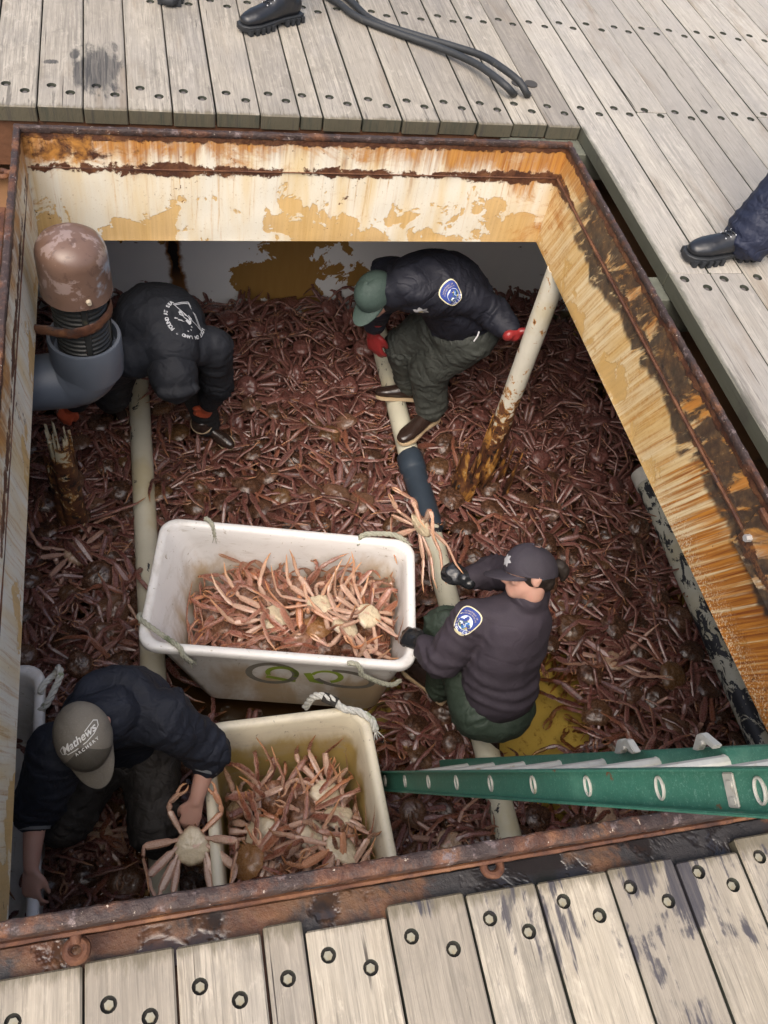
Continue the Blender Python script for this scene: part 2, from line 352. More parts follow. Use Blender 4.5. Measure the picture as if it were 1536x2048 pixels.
        c = g.mix(g.ma('MULTIPLY', sm, 0.88), c, (0.022, 0.023, 0.026))
        dr = g.noise(g.map(v, (34, 2.0, 1)), 1.0, 5, 0.65, 0.2)
        dm = g.ma('MULTIPLY', g.thr(g.ma('ADD', dr, g.thr(y, 3.9, 3.5, -0.12, 0.05)), 0.60, 0.66), g.thr(x, 2.05, 1.9))
        c = g.mix(g.ma('MULTIPLY', dm, 0.6), c, (0.05, 0.045, 0.04))
    return g.out(c, rough, 0.0, g.bump(hgt, 0.7, 0.005), 0.35)

def m_plain(name, col, rough=0.6, var=0.25, scale=30, bump=0.15, bd=0.003, spec=0.4, metal=0.0, dirt=None, dscale=6, dlo=0.55, dhi=0.7, sheen=None, coat=None):
    g = G(name); v = g.co(); n = g.noise(v, scale, 5, 0.6); n2 = g.noise(v, scale * 0.18, 4, 0.6, 0.3)
    c = g.mix(n, tuple(k * (1 - var) for k in col), tuple(min(1, k * (1 + var)) for k in col))
    c = g.mix(g.thr(n2, 0.35, 0.7, 0.0, 0.5), c, tuple(k * (1 - var) for k in col))
    if dirt is not None: c = g.mix(g.thr(g.noise(v, dscale, 6, 0.65, 0.4), dlo, dhi), c, dirt)
    return g.out(c, rough, metal, g.bump(n, bump, bd) if bump else None, spec, coat, None, sheen)

M_RUST = m_rust('rusty_steel')
def m_outer():
    g = G('wet_blackened_plate'); v = g.co(); x, y, z = g.sep(v); c, n1, n2 = rust_rgb(g, v, 0.8)
    c = g.mix(g.thr(g.noise(v, 6, 6, 0.65, 0.5), 0.42, 0.60), c, (0.105, 0.052, 0.025))
    bk = g.thr(g.ma('ADD', g.noise(v, 3.2, 7, 0.68, 0.6), g.thr(x, -0.2, 1.4, 0.03, 0.11)), 0.47, 0.58); c = g.mix(bk, c, g.mix(n2, (0.012, 0.013, 0.016), (0.035, 0.030, 0.030)))
    wetm = g.ma('MULTIPLY', g.thr(g.noise(v, 4.5, 5, 0.6, 0.4), 0.52, 0.58), g.thr(z, -0.126, -0.121)); c = g.mix(g.ma('MULTIPLY', wetm, 0.7), c, (0.018, 0.015, 0.015))
    return g.out(c, g.ma('SUBTRACT', 0.62, g.ma('MULTIPLY', wetm, 0.56)), 0.0, g.bump(g.ma('MULTIPLY', g.ma('ADD', n1, n2), g.ma('SUBTRACT', 1.0, g.ma('MULTIPLY', wetm, 0.9))), 0.6, 0.006), 0.5)
M_RUSTY_OUT = m_outer()
M_RUST_DARK = m_rust('blackened_rust', 0.14, 0.1)
M_FAR = m_wall('coaming_paint_far', 0, 0.0, 0.22, 1.0, peel=0.30)
M_RIGHT = m_wall('coaming_paint_right', 1, 0.45, 0.74, 0.6, tar=True, nearrust=1.0, peel=0.0, base=((0.70, 0.565, 0.335), (0.62, 0.425, 0.175)))
M_LEFT = m_wall('coaming_paint_left', 1, 0.35, 0.40, 0.7, peel=-0.1)
M_WOOD_FAR = m_wood('weathered_planks', (0.365, 0.332, 0.280))
M_WOOD_NEAR = m_wood('weathered_wet_planks', (0.41, 0.362, 0.288), wet=1.0)
M_BEAM = m_plain('brown_treated_timber', (0.14, 0.062, 0.03), 0.75, 0.4, 40, 0.5, 0.004, dirt=(0.03, 0.022, 0.018))
M_BEAM_GREY = m_plain('mossy_grey_timber', (0.11, 0.115, 0.09), 0.8, 0.4, 30, 0.5, 0.004, dirt=(0.03, 0.035, 0.028))
M_STEELDECK = m_plain('brown_painted_deck_steel', (0.20, 0.105, 0.05), 0.6, 0.2, 12, 0.2, 0.004, dirt=(0.05, 0.035, 0.025))
M_DARKHOLE = m_plain('dark_recess', (0.03, 0.028, 0.025), 0.9)
M_BOLT = m_plain('galvanised_bolt', (0.235, 0.22, 0.165), 0.6, 0.3, 60, 0.1, spec=0.5, dirt=(0.24, 0.19, 0.10), dscale=25)
M_BOLT_FAR = m_plain('dull_bolt', (0.09, 0.08, 0.075), 0.7)

# ------------------------------------------------------------------ the setting
HX0, HX1, HY0, HY1 = -0.449, 1.757, 0.484, 3.265
coam = empty('hatch_coaming', (0.65, 1.87, -0.5), 'rust streaked cream steel hatch coaming framing the open crab hold', 'hatch coaming')
def grid_plate(name, mat, f, nu, nv, parent, thick, nrm, amp=0.0025):
    """plate with a slightly wavy face, f(u,v)->point, thickness along -nrm"""
    vs, fs = [], []
    for j in range(nv + 1):
        for i in range(nu + 1):
            p = Vector(f(i / nu, j / nv)); k = mnoise.noise(p * 2.5) * amp * 2 + mnoise.noise(p * 9) * amp
            edge = 0 if (i in (0, nu) or j in (0, nv)) else 1
            vs.append(p + Vector(nrm) * k * edge)
    for j in range(nv):
        for i in range(nu):
            a = j * (nu + 1) + i; fs.append((a, a + 1, a + nu + 2, a + nu + 1))
    n0 = len(vs)
    border = [i for i in range(nu + 1)] + [j * (nu + 1) + nu for j in range(1, nv + 1)] + [nv * (nu + 1) + i for i in range(nu - 1, -1, -1)] + [j * (nu + 1) for j in range(nv - 1, 0, -1)]
    vs += [vs[i] - Vector(nrm) * thick for i in border]
    nb = len(border)
    for k in range(nb): fs.append((border[k], n0 + k, n0 + (k + 1) % nb, border[(k + 1) % nb]))
    fs.append(tuple(n0 + k for k in range(nb)))
    me = bpy.data.meshes.new(name); me.from_pydata(vs, [], fs); me.update()
    bm = bmesh.new(); bm.from_mesh(me); bmesh.ops.recalc_face_normals(bm, faces=bm.faces[:]); bm.to_mesh(me); bm.free()
    o = link(name, me, mat, parent); sharp(me, 30); return o
ZT, ZB = -0.024, -0.5
grid_plate('far_plate', M_FAR, lambda u, v: (HX0 + (HX1 - HX0) * u, HY1, ZB + (ZT - ZB) * v), 110, 26, coam, 0.014, (0, -1, 0))
grid_plate('right_plate', M_RIGHT, lambda u, v: (HX1, HY0 + (HY1 - HY0) * u, ZB + (ZT - ZB) * v), 130, 26, coam, 0.014, (-1, 0, 0))
grid_plate('left_plate', M_LEFT, lambda u, v: (HX0, HY0 + (HY1 - HY0) * u, ZB + (ZT - ZB) * v), 130, 26, coam, 0.014, (1, 0, 0))
grid_plate('near_plate', M_RUSTY_OUT, lambda u, v: (HX0 + (HX1 - HX0) * u, HY0 - 0.014, ZB + (ZT - ZB) * v), 130, 26, coam, 0.014, (0, -1, 0), 0.004)
# rolled rim with flaking scale
bm = bmesh.new()
def rim_bar(a, b, w, hgt, seg):
    a = Vector(a); b = Vector(b); d = (b - a).normalized(); s = Vector((-d.y, d.x, 0)); n = 12; rings = []
    for i in range(seg + 1):
        p = a.lerp(b, i / seg); ring = []
        for k in range(n):
            t = 2 * math.pi * k / n; cx, cz = math.cos(t), math.sin(t)
            q = p + s * (abs(cx) ** 0.55 * math.copysign(1, cx)) * w / 2 + Vector((0, 0, (abs(cz) ** 0.55 * math.copysign(1, cz)) * hgt / 2))
            nn = (mnoise.noise(q * 38) * 0.5 + mnoise.noise(q * 90) * 0.35 + mnoise.noise(q * 7) * 0.4) * 0.0042
            ring.append(bm.verts.new(q + (q - p).normalized() * nn))
        rings.append(ring)
    for i in range(seg):
        for k in range(n): bm.faces.new((rings[i][k], rings[i][(k + 1) % n], rings[i + 1][(k + 1) % n], rings[i + 1][k]))
    bm.faces.new(rings[0][::-1]); bm.faces.new(rings[-1])
e = 0.006
rim_bar((HX0 - 0.018, HY1 + e, -0.012), (HX1 + 0.018, HY1 + e, -0.012), 0.022, 0.026, 220)
rim_bar((HX0 - e - 0.002, HY0 - 0.004, -0.0125), (HX0 - e - 0.002, HY1 + 0.016, -0.0125), 0.026, 0.0255, 260)
rim_bar((HX1 + e, HY0 - 0.004, -0.0115), (HX1 + e, HY1 + 0.016, -0.0115), 0.020, 0.0265, 260)
rim_bar((HX0 - 0.4, HY0 - 0.012, -0.013), (HX1 + 0.3, HY0 - 0.012, -0.013), 0.034, 0.034, 420)
M_RIM = m_rust('rim_rust', 0.0, 0.0)
def rim_mat():
    g = G('rim_scale'); v = g.co(); c, n1, n2 = rust_rgb(g, v, 1.5)
    c = g.mix(g.thr(g.noise(v, 8, 6, 0.7, 0.4), 0.38, 0.54, 0.0, 0.9), c, (0.030, 0.020, 0.018)); c = g.mix(g.thr(g.noise(v, 22, 5, 0.7), 0.56, 0.66), c, (0.13, 0.095, 0.09))
    c = g.mix(g.thr(g.noise(v, 60, 3, 0.7), 0.66, 0.72), c, (0.46, 0.38, 0.30))
    return g.out(c, 0.6, 0.0, g.bump(g.ma('ADD', n1, n2), 0.8, 0.006), 0.45)
obj('rim', bm, rim_mat(), coam)
# weld beads
bm = bmesh.new()
def bead(a, b, r, seg=160):
    pts = []; rad = []
    for i in range(seg + 1):
        p = Vector(a).lerp(Vector(b), i / seg); pts.append(p); rad.append(r * (0.75 + 0.5 * abs(mnoise.noise(p * 30))))
    sweep(bm, pts, rad, n=6, sub=1, round_caps=False)
bead((HX1 - 0.003, HY0 + 0.02, -0.165), (HX1 - 0.003, HY1 - 0.01, -0.165), 0.007)
bead((HX0 + 0.005, HY1 - 0.002, -0.165), (HX1 - 0.01, HY1 - 0.002, -0.165), 0.0035)
bead((HX0 + 0.002, HY0 + 0.02, -0.205), (HX0 + 0.002, HY1 - 0.01, -0.19), 0.003)
bead((HX0 - 0.35, HY0 - 0.03, -0.042), (HX1 + 0.25, HY0 - 0.03, -0.042), 0.007, 260)
obj('weld_bead', bm, M_RUST, coam)
# bolted doubler plate on the right side of the coaming
bm = bmesh.new(); box(bm, (HX1 - 0.022, 0.75, -0.215), (HX1 - 0.004, 1.33, -0.03), 0.004); o = obj('doubler_plate', bm, m_wall('doubler_paint', 1, 0.45, 1.1, 1.0, tar=True, peel=-0.2), coam)
bm = bmesh.new(); cyl(bm, (HX1 - 0.02, 1.285, -0.13), (HX1 - 0.042, 1.285, -0.13), 0.012, n=6); obj('bolt_head', bm, m_plain('zinc', (0.35, 0.34, 0.33), 0.5, 0.2, spec=0.5), coam)
# padeyes hanging from the near face and one outside the far left corner
def padeye(loc, d, ln=0.075):
    bm = bmesh.new(); p = Vector(loc); d = Vector(d).normalized()
    cyl(bm, p, p + d * ln, 0.011, 0.012, 14)
    c = p + d * (ln + 0.012); ax = Vector((0, 0, 1)); q = Matrix.Translation(c)
    n, k, R, r = 20, 10, 0.0185, 0.0095; rings = []
    for i in range(n):
        a = 2 * math.pi * i / n; ring = []
        for j in range(k):
            b = 2 * math.pi * j / k; ring.append(bm.verts.new(c + Vector(((R + r * math.cos(b)) * math.cos(a), (R + r * math.cos(b)) * math.sin(a), r * 1.15 * math.sin(b)))))
        rings.append(ring)
    for i in range(n):
        for j in range(k): bm.faces.new((rings[i][j], rings[(i + 1) % n][j], rings[(i + 1) % n][(j + 1) % k], rings[i][(j + 1) % k]))
    for v in bm.verts: v.co += Vector((mnoise.noise(v.co * 60), mnoise.noise(v.co * 60 + Vector((5, 5, 5))), 0)) * 0.002
    obj('padeye', bm, M_RUST, coam)
padeye(at(150, 1838, -0.045), (0.02, -1, -0.3), 0.045); padeye(at(976, 1692, -0.045), (0.02, -1, -0.3), 0.03)
padeye(at(22, 345, -0.10), (-1, 0, -0.2), 0.02)

# wooden deck boards with bolt holes cut out
NEARX = [-1.60, -1.43, -1.26, -1.09, -0.92, -0.75, -0.575, -0.402, -0.229, -0.053, 0.122, 0.209, 0.387, 0.564, 0.730, 0.903, 1.074, 1.240, 1.42, 1.59, 1.757, 1.92]
FARX = [-1.95, -1.78, -1.61, -1.44, -1.27, -1.10, -0.925, -0.75, -0.575, -0.403, -0.230, -0.058, 0.117, 0.291, 0.473, 0.640, 0.738, 0.908, 1.084, 1.255, 1.430, 1.597, 1.762, 1.922]
RIGHTX = [1.922, 2.105, 2.255, 2.42, 2.58, 2.745, 2.91, 3.08, 3.24, 3.41, 3.57, 3.74, 3.9, 4.07, 4.23, 4.4, 4.6, 4.77, 4.94, 5.1, 5.28, 5.45]
def deck(name, boards, holes, r, zt, th, mat):
    bm = bmesh.new()
    for (x0, x1, y0, y1) in boards:
        k = len(bm.verts); tz = R_.uniform(-0.002, 0.002)
        box(bm, (x0 + R_.uniform(0.002, 0.0045), y0, zt - th), (x1 - R_.uniform(0.002, 0.0045), y1, zt + tz), 0.004, 1)
    bmesh.ops.recalc_face_normals(bm, faces=bm.faces[:])
    me = bpy.data.meshes.new(name); bm.to_mesh(me); bm.free()
    a = me.attributes.new('rnd', 'FLOAT', 'FACE'); per = len(me.polygons) // len(boards)
    vals = []
    for i in range(len(boards)): vals += [random.Random(i * 13 + len(boards)).random()] * per
    a.data.foreach_set('value', vals)
    cut = bmesh.new()
    for p in holes: cyl(cut, (p[0], p[1], zt - 0.016), (p[0], p[1], zt + 0.05), r, n=16)
    cme = bpy.data.meshes.new('cut'); cut.to_mesh(cme); cut.free(); co = bpy.data.objects.new('cut', cme); COL.objects.link(co)
    o = bpy.data.objects.new(name, me); COL.objects.link(o)
    md = o.modifiers.new('b', 'BOOLEAN'); md.operation = 'DIFFERENCE'; md.solver = 'EXACT'; md.object = co
    dg = bpy.context.evaluated_depsgraph_get(); dg.update()
    nm = bpy.data.meshes.new_from_object(o.evaluated_get(dg), depsgraph=dg)
    bpy.data.objects.remove(o); bpy.data.objects.remove(co)
    nm.name = name
    return link(name, nm, mat, None, False)
ZN, ZFAR = -0.09, -0.06
near_bolts = [at(px, py, ZN) for px, py in ((25, 2045), (217, 2009), (300, 2034), (400, 1973), (480, 2000), (576, 1957), (657, 1910), (742, 1935), (823, 1873), (907, 1898), (980, 1837), (1058, 1863), (1127, 1803), (1199, 1831), (1261, 1774), (1337, 1802), (1397, 1744), (1466, 1770), (1520, 1713))]
boards = [(a, b, -2.4, 0.403 + 0.012 * math.sin(i * 2.7) + (0.01 if i % 4 == 1 else 0)) for i, (a, b) in enumerate(zip(NEARX[:-1], NEARX[1:]))]
deck_near = tag(deck('wooden_deck', boards, near_bolts, 0.0162, ZN, 0.06, M_WOOD_NEAR), 'weathered bolted plank deck in front of the hatch, splashed with water', 'deck', kind='structure')
boards = [(a, b, 3.512 + 0.006 * math.sin(i * 3.1), 9.0) for i, (a, b) in enumerate(zip(FARX[:-1], FARX[1:]))]
rj = [2.49, 3.66, 3.66, 2.49, 4.55]
for i, (a, b) in enumerate(zip(RIGHTX[:-1], RIGHTX[1:])):
    j = 2.475 if i < 2 else rj[i % 5] + 0.0
    boards += [(a, b, -2.4, j - 0.002), (a, b, j + 0.002, 9.0)]
fb = []
for xs in (FARX[6:], RIGHTX[:-4]):
    for i, (a, b) in enumerate(zip(xs[:-1], xs[1:])):
        w = b - a
        for yy in (3.66, 4.50, 5.4) + ((2.42, 1.3) if xs is RIGHTX[:-4] or a > 1.9 else ()):
            fb.append((a + w * 0.30, yy + 0.02 + R_.uniform(-.008, .008)))
            if w > 0.13: fb.append((a + w * 0.72, yy - 0.03 + R_.uniform(-.008, .008)))
inview = [p for p in fb if -30 < proj((p[0], p[1], ZFAR))[0] < 1560 and -25 < proj((p[0], p[1], ZFAR))[1] < 1000]
deck_far = tag(deck('wooden_deck', boards, inview, 0.0190, ZFAR, 0.065, M_WOOD_FAR), 'grey weathered plank deck beyond and to the right of the hatch', 'deck', kind='structure')
hexm = bpy.data.meshes.new('bolt'); bm = bmesh.new(); cyl(bm, (0, 0, -0.014), (0, 0, -0.006), 0.0100, 0.0096, 6); cyl(bm, (0, 0, -0.0165), (0, 0, -0.0145), 0.0164, n=20, mat=1); bmesh.ops.bevel(bm, geom=[e for e in bm.edges if e.calc_face_angle(0) > 1.2 and e.verts[0].co.z > -.004], offset=0.001, segments=1); bm.to_mesh(hexm); bm.free()
hexm.materials.append(M_BOLT); hexm.materials.append(M_DARKHOLE)  # dark disc on each hole floor: recess shade put into its colour
hexf = hexm.copy(); hexf.materials.clear(); hexf.materials.append(M_BOLT_FAR); hexf.materials.append(M_DARKHOLE)
for p in near_bolts:
    o = bpy.data.objects.new('bolt', hexm); COL.objects.link(o); o.parent = deck_near; o.location = (p[0], p[1], ZN); o.rotation_euler[2] = R_.uniform(0, 1)
inview.sort(key=lambda p: p[1] ** 2 + p[0] ** 2)
rest = bmesh.new()
for i, p in enumerate(inview):
    if i < 99:
        o = bpy.data.objects.new('bolt', hexf); COL.objects.link(o); o.parent = deck_far; o.location = (p[0], p[1], ZFAR); o.rotation_euler[2] = R_.uniform(0, 1)
    else: cyl(rest, (p[0], p[1], ZFAR - 0.0165), (p[0], p[1], ZFAR - 0.006), 0.0112, n=6)
o = obj('bolt', rest, M_BOLT_FAR, deck_far); o['kind'] = 'stuff'
# timbers under the planks
def timber(lo, hi, mat, label):
    bm = bmesh.new(); box(bm, lo, hi, 0.006); o = obj('deck_beam', bm, mat); tag(o, label, 'beam'); return o
timber((-1.9, 3.53, -0.33), (1.93, 3.62, -0.127), M_BEAM, 'brown treated timber beam under the far plank ends behind the coaming')
timber((1.55, 3.40, -0.26), (2.6, 3.525, -0.128), M_BEAM_GREY, 'mossy grey joist end under the plank corner by the far right of the hatch')
timber((1.86, 2.40, -0.30), (3.6, 2.54, -0.127), M_BEAM_GREY, 'mossy grey joist end under the right hand planks, halfway along the gap')
timber((1.92, 1.2, -0.33), (3.6, 1.34, -0.128), M_BEAM, 'brown joist end under the right hand planks close to the ladder')
# steel deck below: a ring of plates around the hatch, its underside the ceiling of the hold
bm = bmesh.new()
for lo, hi in (((-3.2, HY1 + 0.016, -0.492), (4.6, 9.0, -0.455)), ((-3.2, -2.4, -0.492), (4.6, HY0 - 0.016, -0.455)), ((-3.2, HY0 - 0.014, -0.492), (HX0 - 0.016, HY1 + 0.014, -0.455)), ((HX1 + 0.016, HY0 - 0.014, -0.492), (4.6, HY1 + 0.014, -0.455))): box(bm, lo, hi)
tag(obj('steel_deck', bm, M_STEELDECK, None, False), 'brown painted steel deck plate in the gap around the hatch', 'deck', kind='structure')
bm = bmesh.new(); box(bm, (-1.9, 0.20, -0.20), (2.4, HY0 - 0.018, -0.122), 0.003)
tag(obj('deck_ledge', bm, M_RUSTY_OUT), 'rusty wet steel ledge between the near coaming and the plank ends', 'deck', kind='structure')
bm = bmesh.new(); box(bm, (-1.9, 0.6, -0.30), (HX0 - 0.06, 3.0, -0.16), 0.003); 
tag(obj('side_ledge', bm, M_RUST_DARK), 'brown steel side deck left of the coaming', 'deck', kind='structure')
# the hold
def m_hold():
    g = G('hold_wall_paint'); v = g.co(); x, y, z = g.sep(v)
    pn = g.ma('ADD', g.noise(v, 5.5, 7, 0.62, 0.3), g.ma('MULTIPLY', g.ma('SUBTRACT', g.noise(v, 1.7, 2, 0.5), 0.5), 1.1))
    dx = g.ma('ABSOLUTE', g.ma('SUBTRACT', x, 0.85)); pn = g.ma('ADD', pn, g.thr(dx, 0.1, 0.7, 0.16, -0.14))
    pk = g.thr(pn, 0.555, 0.57)
    c = g.mix(g.noise(v, 8, 4), (0.74, 0.75, 0.75), (0.82, 0.82, 0.80))
    c = g.mix(pk, c, g.mix(g.noise(g.map(v, (25, 25, 3)), 1.0, 4), (0.36, 0.21, 0.06), (0.27, 0.14, 0.035)))
    ru = g.noise(g.map(v, (12, 12, 30)), 1.0, 5, 0.6); c = g.mix(g.thr(ru, 0.70, 0.78), c, (0.10, 0.035, 0.01))
    dz = g.ma('ADD', g.ma('ABSOLUTE', g.ma('ADD', g.ma('SUBTRACT', x, 0.10), g.ma('MULTIPLY', g.ma('ADD', z, 1.4), 0.10))), g.ma('MULTIPLY', g.ma('SUBTRACT', g.noise(v, 14, 4), 0.5), 0.07))
    c = g.mix(g.thr(dz, 0.06, 0.03), c, (0.20, 0.09, 0.03)); cr = g.ma('MULTIPLY', g.thr(dz, 0.030, 0.02), g.thr(z, -1.95, -1.75)); c = g.mix(cr, c, (0.008, 0.006, 0.006))
    return g.out(c, 0.55, 0.0, g.bump(pk, -0.3, 0.004), 0.35)
M_HOLD = m_hold()
BW = 4.72
bm = bmesh.new(); box(bm, (-1.9, BW, -2.7), (3.7, BW + 0.03, -0.493)); tag(obj('hold_wall', bm, M_HOLD, None, False), 'white hold bulkhead flaking to ochre behind the crabs', 'wall', kind='structure')
bm = bmesh.new(); box(bm, (-1.93, -0.8, -2.7), (-1.901, BW, -0.493)); box(bm, (3.701, -0.8, -2.7), (3.73, BW, -0.493)); box(bm, (-1.9, -0.83, -2.7), (3.7, -0.8, -0.493)); tag(obj('hold_wall', bm, M_HOLD, None, False), 'painted side walls of the crab hold in shade', 'wall', kind='structure')
bm = bmesh.new()  # white sheet added under the deck to bounce light into the hold
for lo, hi in (((-1.9, HY1 + 0.016, -0.4985), (3.7, BW, -0.4932)), ((-1.9, -0.8, -0.4985), (3.7, HY0 - 0.016, -0.4932)), ((-1.9, HY0 - 0.015, -0.4985), (HX0 - 0.016, HY1 + 0.015, -0.4932)), ((HX1 + 0.016, HY0 - 0.015, -0.4985), (3.7, HY1 + 0.015, -0.4932))): box(bm, lo, hi)
tag(obj('hold_ceiling_bounce', bm, M_HOLD, None, False), 'underside of the deck over the hold, made white to bounce light', 'ceiling', kind='structure')
def m_floor():
    g = G('hold_floor_paint'); v = g.co()
    c = g.mix(g.noise(v, 5, 5, 0.6, 0.4), (0.46, 0.38, 0.14), (0.60, 0.51, 0.22)); c = g.mix(g.thr(g.noise(v, 14, 5, 0.65), 0.55, 0.7), c, (0.16, 0.09, 0.03))
    x, y, z = g.sep(v); c = g.mix(g.thr(x, 0.9, 0.7), c, (0.035, 0.018, 0.012))
    return g.out(c, 0.35, 0.0, g.bump(g.noise(v, 9, 4), 0.2, 0.01), 0.5)
bm = bmesh.new(); bmesh.ops.create_grid(bm, x_segments=60, y_segments=60, size=1.0, matrix=Matrix.Translation((0.9, 1.95, -2.3)) @ Matrix.Diagonal((2.8, 2.76, 1, 1)))
tag(obj('hold_floor', bm, m_floor()), 'stained yellowish floor of the hold under shallow water', 'floor', kind='structure')
def m_water():
    g = G('hold_water'); v = g.co(); tr = g.nd('ShaderNodeBsdfTransparent'); tr.inputs[0].default_value = (0.88, 0.80, 0.56, 1)
    gl = g.nd('ShaderNodeBsdfGlossy'); gl.inputs['Roughness'].default_value = 0.04; b = g.bump(g.noise(v, 11, 4, 0.6, 0.5), 0.8, 0.02); g.ln(b, gl.inputs['Normal'])
    fr = g.nd('ShaderNodeFresnel'); fr.inputs[0].default_value = 1.33; g.ln(b, fr.inputs['Normal'])
    mx = g.nd('ShaderNodeMixShader'); g.ln(g.ma('MULTIPLY', fr.outputs[0], 1.6, clamp=True), mx.inputs[0]); g.ln(tr.outputs[0], mx.inputs[1]); g.ln(gl.outputs[0], mx.inputs[2])
    g.t.links.new(mx.outputs[0], g.t.nodes['Material Output'].inputs[0]); return g.m
bm = bmesh.new(); bmesh.ops.create_grid(bm, x_segments=2, y_segments=2, size=1.0, matrix=Matrix.Translation((0.9, 1.95, -2.165)) @ Matrix.Diagonal((2.79, 2.75, 1, 1)))
tag(obj('water', bm, m_water()), 'shallow brown bilge water between the crabs', 'water', kind='structure')
bm = bmesh.new(); bmesh.ops.create_grid(bm, x_segments=2, y_segments=2, size=60, matrix=Matrix.Translation((0, 0, -3.2)))
tag(obj('ground', bm, m_plain('harbour_ground', (0.06, 0.065, 0.065), 0.5)), 'dark harbour water far below the deck', 'ground', kind='structure')
# ------------------------------------------------------------------ crabs
from mathutils import Euler
def m_crab(name, dark, mid, light, belly, tipc):
    g = G(name); v = g.co(); r = g.rnd(); n = g.noise(v, 55, 5, 0.65, 0.3); n2 = g.noise(v, 160, 3, 0.6)
    c = g.ramp(n, [(0.28, dark), (0.5, mid), (0.72, light)])
    c = g.mix(g.thr(r, 0.0, 1.0, 0.0, 0.6), c, tuple(k * 0.42 for k in mid)); r2 = g.ma('FRACT', g.ma('MULTIPLY', r, 7.3)); c = g.mix(g.thr(r2, 0.6, 1.0, 0.0, 0.6), c, light)
    c = g.mix(g.thr(g.noise(v, 28, 3, 0.6), 0.58, 0.72, 0.0, 0.6), c, light)
    t = g.attr('tip'); c = g.mix(g.thr(t, 0.62, 0.95, 0.0, 0.8), c, tipc)
    c = g.mix(g.thr(t, 0.97, 1.0, 0.0, 0.7), c, (0.05, 0.025, 0.015))
    b = g.attr('belly'); bc = g.mix(g.noise(v, 30, 3), belly, tuple(k * 0.72 for k in belly)); bc = g.mix(g.thr(t, 0.45, 0.95, 0.0, 0.6), bc, tipc)
    bc = g.mix(g.thr(g.noise(v, 22, 4, 0.6), 0.58, 0.70, 0.0, 0.5), bc, (0.50, 0.20, 0.16))
    c = g.mix(b, c, bc)
    r3 = g.ma('FRACT', g.ma('MULTIPLY', r, 13.7)); c = g.mix(g.thr(r3, 0.80, 1.0, 0.0, 0.7), c, (mid[0] * 2.0, mid[1] * 2.3, mid[2] * 1.6))
    return g.out(c, g.thr(n2, 0.3, 0.7, 0.14, 0.42), 0.0, g.bump(g.ma('ADD', n, g.ma('MULTIPLY', n2, 0.5)), 0.7, 0.005), 0.6, coat=0.2, coat_rough=0.15)
M_CRAB = m_crab('crab_shell_brown', (0.020, 0.011, 0.007), (0.066, 0.030, 0.017), (0.165, 0.088, 0.054), (0.40, 0.27, 0.18), (0.30, 0.13, 0.055))
M_CLEG = m_crab('crab_leg_brown', (0.036, 0.012, 0.010), (0.108, 0.036, 0.029), (0.215, 0.092, 0.076), (0.36, 0.215, 0.16), (0.40, 0.20, 0.09))
M_CRABF = m_crab('crab_shell_fresh', (0.060, 0.026, 0.012), (0.165, 0.072, 0.036), (0.32, 0.165, 0.095), (0.74, 0.62, 0.42), (0.50, 0.22, 0.08))
M_CLEGF = m_crab('crab_leg_fresh', (0.125, 0.040, 0.022), (0.275, 0.096, 0.056), (0.42, 0.21, 0.145), (0.60, 0.39, 0.28), (0.60, 0.28, 0.10))
M_CPALE = m_crab('crab_shell_pale', (0.36, 0.15, 0.085), (0.52, 0.27, 0.17), (0.66, 0.45, 0.33), (0.76, 0.64, 0.44), (0.60, 0.30, 0.10))
M_EYE = m_plain('crab_eye', (0.01, 0.01, 0.01), 0.2, bump=0)

